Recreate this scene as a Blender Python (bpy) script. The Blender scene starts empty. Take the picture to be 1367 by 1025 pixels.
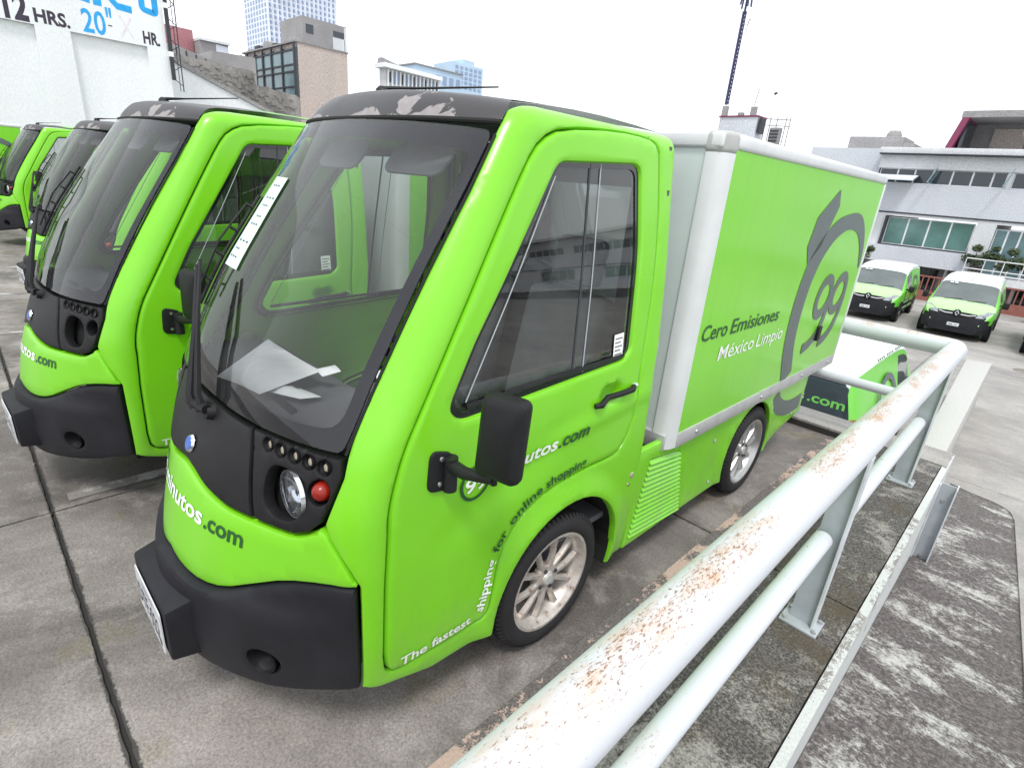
import bpy, bmesh, math, random
import numpy as np
from mathutils import Vector, Matrix
from mathutils.geometry import delaunay_2d_cdt
random.seed(7)
sc = bpy.context.scene
COL = sc.collection
R = math.radians
PI = math.pi

# ------------------------------------------------------------------ camera
cam_d = bpy.data.cameras.new('camera')
cam = bpy.data.objects.new('camera', cam_d); COL.objects.link(cam)
cam_d.sensor_width = 36.0
cam_d.lens = 36.0*720.8/1367.0
cam_d.clip_start = 0.02; cam_d.clip_end = 3000
yaw, pitch, roll = R(-43.670), R(20.575), R(4.940)
fw = Vector((math.sin(yaw)*math.cos(pitch), math.cos(yaw)*math.cos(pitch), -math.sin(pitch)))
rt = Vector((math.cos(yaw), -math.sin(yaw), 0)); up = rt.cross(fw)
cr, sr = math.cos(roll), math.sin(roll)
rt2 = rt*cr + up*sr; up2 = -rt*sr + up*cr
m = Matrix((rt2, up2, -fw)).transposed().to_4x4()
m.translation = Vector((1.7393, -1.4344, 1.7880))
cam.matrix_world = m
sc.camera = cam

# ------------------------------------------------------------------ light
SUN_EL, SUN_AZ = R(62), R(140)          # azimuth measured from +y towards +x
world = bpy.data.worlds.new('World'); sc.world = world; world.use_nodes = True
wn = world.node_tree; wn.nodes.clear()
sky = wn.nodes.new('ShaderNodeTexSky'); sky.sky_type = 'NISHITA'; sky.sun_disc = False
sky.sun_elevation = SUN_EL; sky.sun_rotation = SUN_AZ
sky.dust_density = 4.0; sky.air_density = 1.0
# overcast: the blue of the clear sky is mostly covered by an even white cloud sheet
mixc = wn.nodes.new('ShaderNodeMix'); mixc.data_type = 'RGBA'; mixc.inputs[0].default_value = 0.93
mixc.inputs[7].default_value = (11.2, 11.6, 12.1, 1)
bg = wn.nodes.new('ShaderNodeBackground'); bg.inputs[1].default_value = 0.090
wo = wn.nodes.new('ShaderNodeOutputWorld')
wn.links.new(sky.outputs[0], mixc.inputs[6]); wn.links.new(mixc.outputs[2], bg.inputs[0]); wn.links.new(bg.outputs[0], wo.inputs[0])
sun_d = bpy.data.lights.new('sun', 'SUN'); sun_d.energy = 1.5; sun_d.angle = R(12); sun_d.color = (1.0, .97, .92)
sun = bpy.data.objects.new('sun', sun_d); COL.objects.link(sun)
sd = Vector((math.sin(SUN_AZ)*math.cos(SUN_EL), math.cos(SUN_AZ)*math.cos(SUN_EL), math.sin(SUN_EL)))
sun.rotation_euler = sd.to_track_quat('Z', 'Y').to_euler()
sc.view_settings.view_transform = 'Standard'; sc.view_settings.look = 'None'
sc.view_settings.exposure = 0.55; sc.view_settings.gamma = 1.0
sc.view_settings.use_curve_mapping = False
sc.cycles.max_bounces = 8; sc.cycles.transparent_max_bounces = 16
sc.cycles.diffuse_bounces = 3; sc.cycles.glossy_bounces = 4

# ------------------------------------------------------------------ materials
def newmat(name):
    m = bpy.data.materials.new(name); m.use_nodes = True
    nt = m.node_tree; b = nt.nodes['Principled BSDF']
    return m, nt, b
def N(nt, t, **kw):
    n = nt.nodes.new(t)
    for k, v in kw.items(): setattr(n, k, v)
    return n
def noise(nt, scale, detail=6, rough=.6, vec=None, dist=0):
    n = N(nt, 'ShaderNodeTexNoise'); n.inputs['Scale'].default_value = scale
    n.inputs['Detail'].default_value = detail; n.inputs['Roughness'].default_value = rough
    n.inputs['Distortion'].default_value = dist
    if vec is not None: nt.links.new(vec, n.inputs['Vector'])
    return n.outputs['Fac']
def coords(nt, scale=(1,1,1), rot=(0,0,0), loc=(0,0,0)):
    tc = N(nt, 'ShaderNodeTexCoord'); mp = N(nt, 'ShaderNodeMapping')
    mp.inputs['Scale'].default_value = scale; mp.inputs['Rotation'].default_value = rot; mp.inputs['Location'].default_value = loc
    nt.links.new(tc.outputs['Object'], mp.inputs['Vector']); return mp.outputs['Vector']
def ramp(nt, fac, stops):
    r = N(nt, 'ShaderNodeValToRGB'); e = r.color_ramp.elements
    while len(e) < len(stops): e.new(.5)
    for i, (p, c) in enumerate(stops):
        e[i].position = p; e[i].color = c if len(c) == 4 else (*c, 1)
    nt.links.new(fac, r.inputs[0]); return r.outputs[0]
def mix(nt, fac, a, b, mode='MIX'):
    n = N(nt, 'ShaderNodeMix', data_type='RGBA', blend_type=mode)
    for sock, v in ((n.inputs[0], fac), (n.inputs[6], a), (n.inputs[7], b)):
        if isinstance(v, (int, float)): sock.default_value = v
        elif isinstance(v, tuple): sock.default_value = v if len(v) == 4 else (*v, 1)
        else: nt.links.new(v, sock)
    return n.outputs[2]
def math_(nt, op, a, b=0.0):
    n = N(nt, 'ShaderNodeMath', operation=op)
    for i, v in enumerate((a, b)):
        if isinstance(v, (int, float)): n.inputs[i].default_value = v
        else: nt.links.new(v, n.inputs[i])
    return n.outputs[0]
def bump(nt, b, h, strength=.2, dist=.01):
    n = N(nt, 'ShaderNodeBump'); n.inputs['Strength'].default_value = strength; n.inputs['Distance'].default_value = dist
    nt.links.new(h, n.inputs['Height']); nt.links.new(n.outputs[0], b.inputs['Normal'])
def simple(name, col, rough=.6, metal=0, coat=0, var=.12, scale=6, bmp=0, spec=None):
    m, nt, b = newmat(name)
    v = noise(nt, scale, 5, .6, coords(nt))
    lo = tuple(max(0, c*(1-var)) for c in col); hi = tuple(min(1, c*(1+var)) for c in col)
    nt.links.new(ramp(nt, v, [(.3, lo), (.7, hi)]), b.inputs['Base Color'])
    b.inputs['Roughness'].default_value = rough; b.inputs['Metallic'].default_value = metal
    b.inputs['Coat Weight'].default_value = coat; b.inputs['Coat Roughness'].default_value = .08
    if spec is not None: b.inputs['Specular IOR Level'].default_value = spec
    if bmp: bump(nt, b, noise(nt, scale*40, 3, .6, coords(nt)), bmp, .002)
    return m
M = {}
def paint(name, col):
    m, nt, b = newmat(name)
    c = coords(nt)
    d = noise(nt, 2.2, 5, .6, c); s = noise(nt, 60, 4, .7, c)
    base = mix(nt, math_(nt, 'MULTIPLY', d, .25), col, tuple(x*.8+.03 for x in col))
    # light road dust in the fine grain of the lacquer
    dust = ramp(nt, s, [(.62, (0,0,0)), (.78, (1,1,1))])
    base = mix(nt, math_(nt, 'MULTIPLY', dust, .10), base, (.30,.34,.22))
    # road film, heavier near the wheels and sills
    sepz = N(nt, 'ShaderNodeSeparateXYZ'); nt.links.new(c, sepz.inputs[0])
    low = N(nt, 'ShaderNodeMapRange'); nt.links.new(sepz.outputs[2], low.inputs[0]); low.inputs[1].default_value = .75; low.inputs[2].default_value = .15; low.inputs[3].default_value = 0; low.inputs[4].default_value = 1
    film = math_(nt, 'MULTIPLY', low.outputs[0], ramp(nt, noise(nt, 9, 7, .72, coords(nt, (1,1,.5))), [(.42,(0,0,0)),(.70,(1,1,1))]))
    base = mix(nt, math_(nt, 'MULTIPLY', film, .45), base, (.20,.24,.10))
    wat = ramp(nt, noise(nt, 3.3, 7, .7, coords(nt, (1,1,.45), (0,0,0), (4,1,6))), [(.52,(0,0,0)),(.70,(1,1,1))])
    base = mix(nt, math_(nt, 'MULTIPLY', wat, .16), base, tuple(min(1,x*.9+.10) for x in col))
    sc1 = noise(nt, 16, 5, .75, coords(nt, (1.6, 1.0, .28), (0,0,0), (2,7,1)), .3)
    base = mix(nt, math_(nt, 'MULTIPLY', ramp(nt, sc1, [(.725, (0,0,0)), (.75, (1,1,1))]), .75), base, tuple(x*.22 for x in col))
    nt.links.new(base, b.inputs['Base Color'])
    nt.links.new(math_(nt, 'ADD', math_(nt, 'MULTIPLY', d, .22), .20), b.inputs['Roughness'])
    b.inputs['Coat Weight'].default_value = .25; b.inputs['Coat Roughness'].default_value = .12
    bump(nt, b, noise(nt, 420, 2, .5, c), .035, .001)
    return m
M['green'] = paint('lime_green_paint', (.19, .60, .010))
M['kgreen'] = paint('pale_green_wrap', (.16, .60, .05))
M['khood'] = paint('light_green_hood', (.40, .72, .30))  # paler green on the hood than on the sides
M['white_paint'] = paint('white_van_paint', (.80, .82, .82))
def textured_plastic(name, col, r=.55):
    m, nt, b = newmat(name); c = coords(nt)
    nt.links.new(ramp(nt, noise(nt, 5, 5, .6, c), [(.3, tuple(x*.8 for x in col)), (.75, tuple(x*1.35+.004 for x in col))]), b.inputs['Base Color'])
    b.inputs['Roughness'].default_value = r; b.inputs['Specular IOR Level'].default_value = .32
    bump(nt, b, noise(nt, 500, 2, .5, c), .25, .0015); return m
M['bumper'] = textured_plastic('dark_bumper_plastic', (.010, .010, .014), .6)
M['black'] = textured_plastic('black_satin_plastic', (.008, .008, .0095), .5)
M['rubber'] = textured_plastic('tyre_rubber', (.017, .016, .018), .75)
M['gloss_black'] = simple('gloss_black', (.006, .006, .009), .12, 0, .4)
M['frit'] = simple('navy_windshield_border', (.008,.008,.016), .8, spec=.1)
M['shadow_gap'] = simple('seal_and_gap_shade', (.006, .008, .006), .8)  # near-black rubber; also paints shade into gaps, recesses and the underbody
M['grey_fabric'] = simple('grey_seat_fabric', (.24, .24, .25), .9, bmp=.3, scale=9)
M['dash'] = simple('grey_dashboard', (.10, .10, .11), .6, bmp=.2)
M['alu'] = simple('brushed_aluminium', (.56, .56, .57), .38, .55, var=.10, scale=12, bmp=.06)
M['alu_white'] = simple('pale_box_frame', (.66, .68, .69), .42, .15, var=.06, scale=5)
M['cap_grey'] = simple('grey_corner_cap', (.42, .43, .42), .55)
M['box_white'] = simple('box_front_panel', (.60, .68, .66), .5, var=.06, scale=3)
M['steel'] = simple('steel', (.5, .5, .5), .3, .9)
M['paper'] = simple('paper', (.86, .87, .88), .8, var=.05, scale=20)
M['plate_white'] = simple('plate_white', (.62, .64, .66), .4)
M['ink'] = simple('dark_ink', (.03, .035, .04), .6)
M['txt_white'] = simple('white_vinyl', (.82, .84, .82), .45, var=.04)
M['txt_dark'] = simple('dark_green_vinyl', (.012, .085, .022), .45, var=.05)
M['logo_grey'] = simple('grey_vinyl', (.105, .13, .125), .45, var=.08)
M['txt_green'] = simple('green_vinyl', (.20, .62, .12), .45, var=.05)
M['red_lens'] = simple('orange_red_lens', (.24, .010, .003), .3, 0, 0)
M['lamp_lens'] = simple('small_lamp_lens', (.38, .34, .25), .2, 0, .6)
M['chrome'] = simple('chrome', (.8, .8, .82), .12, 1.0, var=.03)
M['blue_badge'] = simple('blue_enamel', (.03, .13, .5), .2, 0, .6)
M['reflector'] = simple('lamp_reflector', (.75, .77, .8), .13, .9, scale=30)
M['slate'] = simple('slate_wrap', (.038, .055, .068), .4, 0, .3)
M['lamp_unit'] = simple('headlight_unit', (.34,.36,.38), .18, .5, .8, scale=14, var=.5)
M['beige'] = simple('warm_white_letter', (.7, .7, .68), .5)

def thin_glass(name, tint, refl=1.0, rough=.01, trans=1.0, ior=1.5, dirt=.05):
    m = bpy.data.materials.new(name); m.use_nodes = True; nt = m.node_tree; nt.nodes.clear()
    out = N(nt, 'ShaderNodeOutputMaterial'); fr = N(nt, 'ShaderNodeFresnel'); fr.inputs[0].default_value = ior
    tr = N(nt, 'ShaderNodeBsdfTransparent'); tr.inputs[0].default_value = (*tint, 1)
    gl = N(nt, 'ShaderNodeBsdfGlossy'); gl.inputs['Roughness'].default_value = rough
    mx = N(nt, 'ShaderNodeMixShader')
    f = math_(nt, 'MINIMUM', math_(nt, 'MULTIPLY', fr.outputs[0], refl), 1.0)
    nt.links.new(f, mx.inputs[0]); nt.links.new(tr.outputs[0], mx.inputs[1]); nt.links.new(gl.outputs[0], mx.inputs[2])
    df = N(nt, 'ShaderNodeBsdfDiffuse'); df.inputs[0].default_value = (.55, .56, .55, 1)
    m2 = N(nt, 'ShaderNodeMixShader')
    d = noise(nt, 3.5, 6, .65, coords(nt, (1, 1, .35)))
    nt.links.new(ramp(nt, d, [(.35, (dirt*.3,)*3), (.8, (dirt*2,)*3)]), m2.inputs[0])
    nt.links.new(mx.outputs[0], m2.inputs[1]); nt.links.new(df.outputs[0], m2.inputs[2])
    nt.links.new(m2.outputs[0], out.inputs[0]); return m
M['windshield'] = thin_glass('windshield_glass', (.95, .97, .97), 1.3, dirt=.022)
M['side_glass'] = thin_glass('tinted_side_glass', (.72, .75, .74), 2.0, dirt=.02)
M['lamp_glass'] = thin_glass('lamp_glass', (.9, .92, .95), 1.2, dirt=.03)
M['film'] = thin_glass('clear_film', (.9, .92, .92), 1.0, dirt=.10)

def office_glass(name, col, r=.06):
    m, nt, b = newmat(name); c = coords(nt)
    nt.links.new(ramp(nt, noise(nt, 1.3, 4, .6, c), [(.3, tuple(x*.6 for x in col)), (.7, col)]), b.inputs['Base Color'])
    b.inputs['Roughness'].default_value = r; b.inputs['Specular IOR Level'].default_value = .8; return m
M['glass_green'] = office_glass('green_office_glass', (.12, .25, .23), .12)
M['glass_dark'] = office_glass('dark_office_glass', (.02, .035, .05), .08)
M['glass_blue'] = office_glass('pale_blue_glass', (.16, .27, .30), .15)
M['kglass'] = office_glass('van_window_glass', (.13, .155, .155), .05)  # grey-blue base colour lightened to stand in for reflected sky

def weathered(name, base, dark, light, sc_=1.0, stretch=(1,1,1), rot=0, amt=.5, rough=.85, bs=.3, moss=None, pink=None):
    m, nt, b = newmat(name); c = coords(nt, stretch, (0,0,rot))
    n1 = noise(nt, .55*sc_, 10, .68, c, .5); n2 = noise(nt, 3.1*sc_, 10, .74, c, .3); n3 = noise(nt, 85*sc_, 4, .85, c); n4 = noise(nt, 17*sc_, 8, .8, c)
    col = mix(nt, ramp(nt, n1, [(.40, (0,0,0)), (.62, (1,1,1))]), dark, base)
    col = mix(nt, math_(nt, 'MULTIPLY', ramp(nt, n2, [(.50, (0,0,0)), (.72, (1,1,1))]), amt), col, light)
    col = mix(nt, math_(nt, 'MULTIPLY', ramp(nt, n4, [(.30, (1,1,1)), (.48, (0,0,0))]), .45), col, dark)
    if moss: col = mix(nt, math_(nt, 'MULTIPLY', ramp(nt, noise(nt, 1.7*sc_, 6, .7, coords(nt, loc=(3.1,1.7,0))), [(.57, (0,0,0)), (.70, (1,1,1))]), .55), col, moss)
    col = mix(nt, .5, col, ramp(nt, n3, [(.34, (.08,.08,.08)), (.66, (.92,.92,.92))]), 'OVERLAY')
    nt.links.new(col, b.inputs['Base Color']); b.inputs['Roughness'].default_value = rough
    nt.links.new(ramp(nt, n1, [(.3, (.55,)*3), (.7, (.9,)*3)]), b.inputs['Roughness'])
    bump(nt, b, math_(nt, 'ADD', n3, n4), bs, .006)
    return m
M['deck'] = weathered('stained_deck_concrete', (.285,.260,.240), (.105,.092,.085), (.42,.39,.37), 1.15, amt=.6, moss=(.155,.135,.045))
def add_joint_dirt(m):
    nt=m.node_tree; b=nt.nodes['Principled BSDF']; src=b.inputs['Base Color'].links[0].from_socket
    tc=N(nt,'ShaderNodeTexCoord'); sep=N(nt,'ShaderNodeSeparateXYZ'); nt.links.new(tc.outputs['Object'],sep.inputs[0])
    n=noise(nt,48,5,.8,tc.outputs['Object']); n2=noise(nt,3,3,.5,tc.outputs['Object'])
    col=src
    for ax,val,w,st in ((1,-1.36,.022,.9),(0,-1.52,.012,.6),(1,1.30,.012,.6),(1,-4.02,.012,.6)):
        d=math_(nt,'ABSOLUTE',math_(nt,'SUBTRACT',sep.outputs[ax],val))
        f=math_(nt,'SUBTRACT',math_(nt,'MULTIPLY',math_(nt,'MULTIPLY',n,n2),w*3.2),d)
        g=ramp(nt,math_(nt,'MULTIPLY_ADD' if False else 'MULTIPLY',f,60),[(0,(0,0,0)),(.35,(1,1,1))])
        col=mix(nt,math_(nt,'MULTIPLY',g,st),col,(.03,.028,.025))
    nt.links.new(col,b.inputs['Base Color'])
add_joint_dirt(M['deck'])
M['joint'] = simple('joint_dirt', (.03, .028, .026), .95, bmp=.5)
M['ledge'] = None; M['ramp'] = None
def lichen(name, dark, pale, fine_lo, fine_hi, sc_=1.0, stretch=(1,1,1), rot=0, big=(.48,.60), brown=None, grit=.5):
    m, nt, b = newmat(name); c = coords(nt, stretch, (0,0,rot)); c0 = coords(nt)
    big_n = noise(nt, 1.5*sc_, 6, .62, c, .5); n2 = noise(nt, 9*sc_, 9, .8, c, .3); n3 = noise(nt, 62*sc_, 5, .85, c0)
    thr = math_(nt, 'ADD', math_(nt, 'MULTIPLY', big_n, .5), math_(nt, 'ADD', math_(nt, 'MULTIPLY', n2, .34), math_(nt, 'MULTIPLY', n3, .16)))
    f = ramp(nt, thr, [(big[0], (0,0,0)), (big[1], (1,1,1))])
    gr = ramp(nt, n3, [(fine_lo, (0,0,0)), (fine_hi, (1,1,1))])
    col = mix(nt, math_(nt, 'MULTIPLY', gr, grit), dark, tuple(x*3.4+.05 for x in dark))
    if brown: col = mix(nt, math_(nt, 'MULTIPLY', ramp(nt, noise(nt, 2.3, 5, .6, coords(nt, loc=(5,2,1))), [(.5,(0,0,0)),(.65,(1,1,1))]), .8), col, brown)
    col = mix(nt, f, col, mix(nt, gr, tuple(x*.75 for x in pale), pale))
    nt.links.new(col, b.inputs['Base Color']); b.inputs['Roughness'].default_value = .9
    bump(nt, b, math_(nt, 'ADD', n3, math_(nt, 'MULTIPLY', n2, 1.2)), .6, .006); return m
M['ledge'] = lichen('rough_pitted_ledge', (.042,.038,.036), (.34,.325,.30), .46, .56, 1.5, big=(.515,.58), brown=(.08,.060,.036), grit=.8)
M['ramp'] = lichen('peeling_ramp_coat', (.066,.058,.056), (.56,.56,.53), .44, .64, .75, (1,1.5,1), R(12), (.520,.585), grit=.7)
M['pink'] = lichen('flaking_pink_paint', (.085,.076,.072), (.56,.42,.35), .4, .7, 1.8, (1,.7,1), 0, (.510,.522), grit=.6)
M['lot'] = weathered('pale_lot_concrete', (.36,.345,.325), (.22,.21,.20), (.46,.44,.42), .7, (1,2,1), amt=.5)
M['white_wall'] = weathered('white_wall_paint', (.83,.86,.87), (.74,.77,.78), (.86,.88,.89), .35, (1,1,.4), amt=.3, rough=.8, bs=.05)
M['panel_green'] = paint('buckled_green_panel', (.20, .62, .02))
_nt = M['panel_green'].node_tree; _b = _nt.nodes['Principled BSDF']; _c = coords(_nt)
_st = ramp(_nt, noise(_nt, 5, 6, .7, coords(_nt, (1,6,.35))), [(.50,(0,0,0)),(.75,(1,1,1))])
_src = _b.inputs['Base Color'].links[0].from_socket
_nt.links.new(mix(_nt, math_(_nt,'MULTIPLY',_st,.22), _src, (.13,.34,.05)), _b.inputs['Base Color'])
_b.inputs['Roughness'].default_value=.4
bump(_nt, _b, noise(_nt, 2.1, 2, .4, coords(_nt, (1,1,.6))), .35, .02)
M['old_wall'] = weathered('stained_old_render', (.34,.32,.30), (.14,.13,.12), (.46,.44,.42), 1.1, (1,1,.6), amt=.7)
M['peach'] = weathered('peach_render', (.56,.46,.41), (.44,.39,.36), (.60,.52,.47), .25, (1,1,.35), amt=.4)
M['conc_far'] = weathered('grey_concrete', (.33,.32,.32), (.24,.235,.24), (.40,.39,.39), .3, amt=.4)
M['red_far'] = weathered('muted_red_render', (.36,.15,.17), (.25,.11,.12), (.42,.22,.24), .3, amt=.3)  # muted red with slight random changes of tone
M['grey_bldg'] = weathered('grey_office_render', (.60,.63,.68), (.53,.56,.61), (.62,.65,.70), .4, (1,1,.5), amt=.3)
M['grey_bldg2'] = weathered('pale_office_render', (.70,.72,.74), (.58,.60,.62), (.75,.77,.78), .4, (1,1,.5), amt=.3)
M['far_white'] = simple('hazy_white_concrete', (.72,.76,.84), .8, scale=.2)  # distance haze is put into the colour of these far materials
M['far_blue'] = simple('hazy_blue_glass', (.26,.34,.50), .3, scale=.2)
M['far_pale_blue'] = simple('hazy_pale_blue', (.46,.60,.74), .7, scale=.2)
M['maroon'] = simple('maroon_frame', (.20,.035,.085), .6)
M['brick_red'] = simple('red_painted_wall', (.27,.10,.08), .8)
M['mullion'] = simple('white_mullion', (.72,.74,.76), .5)
M['dark_metal'] = simple('dark_metal', (.045,.05,.06), .6, .3)
M['mast_blue'] = simple('dark_blue_mast', (.05,.05,.13), .6)
M['wall_blue'] = simple('sign_blue_paint', (.02,.36,.78), .7, var=.15, scale=5)
M['wall_black'] = simple('sign_black_paint', (.045,.035,.06), .7, var=.2, scale=8)
M['wall_pink'] = simple('faded_pink_paint', (.78,.70,.76), .8)
M['leaf'] = simple('leaf', (.055,.085,.035), .6, var=.5, scale=9)
M['bark'] = simple('bark', (.10,.08,.06), .9)
M['terracotta'] = simple('pale_planter', (.5,.47,.45), .8)

# white tube: speckled with rust on its upper side
def rusty(name, lo, hi):
    m, nt, b = newmat(name); c = coords(nt, (1, .32, 1)); c0 = coords(nt)
    sp = noise(nt, 190, 5, .8, c); big = noise(nt, 1.9, 3, .5, coords(nt, (1,1,1), (0,0,0), (0,.45,0)))
    band = noise(nt, 26, 4, .6, c)
    sep = N(nt, 'ShaderNodeSeparateXYZ'); tc = N(nt, 'ShaderNodeTexCoord'); nt.links.new(tc.outputs['Normal'], sep.inputs[0])
    topf = ramp(nt, sep.outputs[2], [(.55, (0,0,0)), (.98, (1,1,1))])
    zone = math_(nt, 'MULTIPLY', topf, ramp(nt, big, [(lo, (0,0,0)), (hi, (1,1,1))]))
    stain = math_(nt, 'MULTIPLY', zone, ramp(nt, band, [(.35, (0,0,0)), (.75, (1,1,1))]))
    col = mix(nt, math_(nt, 'MULTIPLY', noise(nt, 7, 5, .6, c0), .18), (.60,.63,.68), (.52,.53,.50))
    col = mix(nt, math_(nt, 'MULTIPLY', stain, .9), col, (.54,.31,.15))
    thr = math_(nt, 'ADD', sp, math_(nt, 'MULTIPLY', math_(nt, 'MULTIPLY', zone, math_(nt, 'ADD', band, .35)), .145))
    spec = ramp(nt, thr, [(.655, (0,0,0)), (.69, (1,1,1))])
    col = mix(nt, math_(nt, 'MULTIPLY', spec, .9), col, (.20,.095,.045))
    dots = ramp(nt, noise(nt, 38, 2, .5, coords(nt, loc=(3,3,3))), [(.765, (0,0,0)), (.785, (1,1,1))])
    col = mix(nt, dots, col, (.10,.09,.08))
    nt.links.new(col, b.inputs['Base Color']); b.inputs['Roughness'].default_value = .38
    bump(nt, b, math_(nt, 'ADD', math_(nt,'MULTIPLY',spec,-1.0), noise(nt, 40, 4, .6, c0)), .25, .002); return m
M['rail_top'] = rusty('rusty_white_tube', .40, .54)
M['rail_mid'] = rusty('white_tube', .60, .75)
M['post_grey'] = simple('grey_post_paint', (.36,.39,.42), .5, 0, var=.12, scale=9, bmp=.15)
M['post_white'] = simple('white_post_paint', (.58,.61,.64), .5, 0, var=.15, scale=7, bmp=.15)

# roof of the cab: black lacquer peeling to grey along its front edge
def peeling(name):
    m, nt, b = newmat(name); tc = N(nt, 'ShaderNodeTexCoord'); sep = N(nt, 'ShaderNodeSeparateXYZ'); nt.links.new(tc.outputs['Object'], sep.inputs[0])
    c = coords(nt, (1,1,1)); n1 = noise(nt, 7, 5, .55, c, .6); n2 = noise(nt, 3, 6, .6, c)
    edge = N(nt, 'ShaderNodeMapRange'); nt.links.new(sep.outputs[2], edge.inputs[0])
    edge.inputs[1].default_value = 1.935; edge.inputs[2].default_value = 2.0; edge.inputs[3].default_value = .13; edge.inputs[4].default_value = -.12
    f = ramp(nt, math_(nt, 'ADD', n1, edge.outputs[0]), [(.575, (0,0,0)), (.59, (1,1,1))])
    col = mix(nt, n2, (.016,.015,.018), (.050,.046,.048))
    col = mix(nt, f, col, mix(nt, noise(nt, 40, 4, .6, c), (.16,.14,.14), (.36,.33,.33)))
    nt.links.new(col, b.inputs['Base Color']); nt.links.new(math_(nt, 'ADD', math_(nt, 'MULTIPLY', n2, .35), .2), b.inputs['Roughness'])
    bump(nt, b, f, .3, .001); return m
M['roof_black'] = peeling('peeling_black_roof')
# wheel rims: dirty champagne alloy
def rimmat():
    m, nt, b = newmat('dirty_alloy'); c = coords(nt)
    col = ramp(nt, noise(nt, 24, 6, .7, c), [(.30, (.20,.125,.085)), (.44, (.50,.45,.41)), (.75, (.66,.63,.60))])
    nt.links.new(col, b.inputs['Base Color']); b.inputs['Metallic'].default_value = .45; b.inputs['Roughness'].default_value = .40; return m
M['rim'] = rimmat()
M['rim_clean'] = simple('grey_alloy', (.50,.50,.50), .32, .8)

# ------------------------------------------------------------------ helpers
def tag(o, label=None, cat=None, group=None, kind=None):
    if label: o['label'] = label
    if cat: o['category'] = cat
    if group: o['group'] = group
    if kind: o['kind'] = kind
    return o
def empty(name, loc=(0,0,0), rz=0):
    o = bpy.data.objects.new(name, None); COL.objects.link(o); o.location = loc; o.rotation_euler = (0,0,rz); o.empty_display_size = .2; return o
def children(o): return [c for c in bpy.data.objects if c.parent == o]
def copy_tree(o, parent=None, kids=None):
    if kids is None:
        kids = {}
        for x in bpy.data.objects:
            if x.parent: kids.setdefault(x.parent.name, []).append(x)
    c = o.copy(); COL.objects.link(c)
    if parent: c.parent = parent
    for ch in kids.get(o.name, []): copy_tree(ch, c, kids)
    return c
def link(name, me, mat, parent=None, smooth=False):
    if mat is not None and not me.materials: me.materials.append(mat)
    if smooth:
        me.polygons.foreach_set('use_smooth', [True]*len(me.polygons))
        try: me.set_sharp_from_angle(angle=R(smooth if smooth is not True else 38))
        except Exception: pass
    o = bpy.data.objects.new(name, me); COL.objects.link(o)
    if parent: o.parent = parent
    return o
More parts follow.
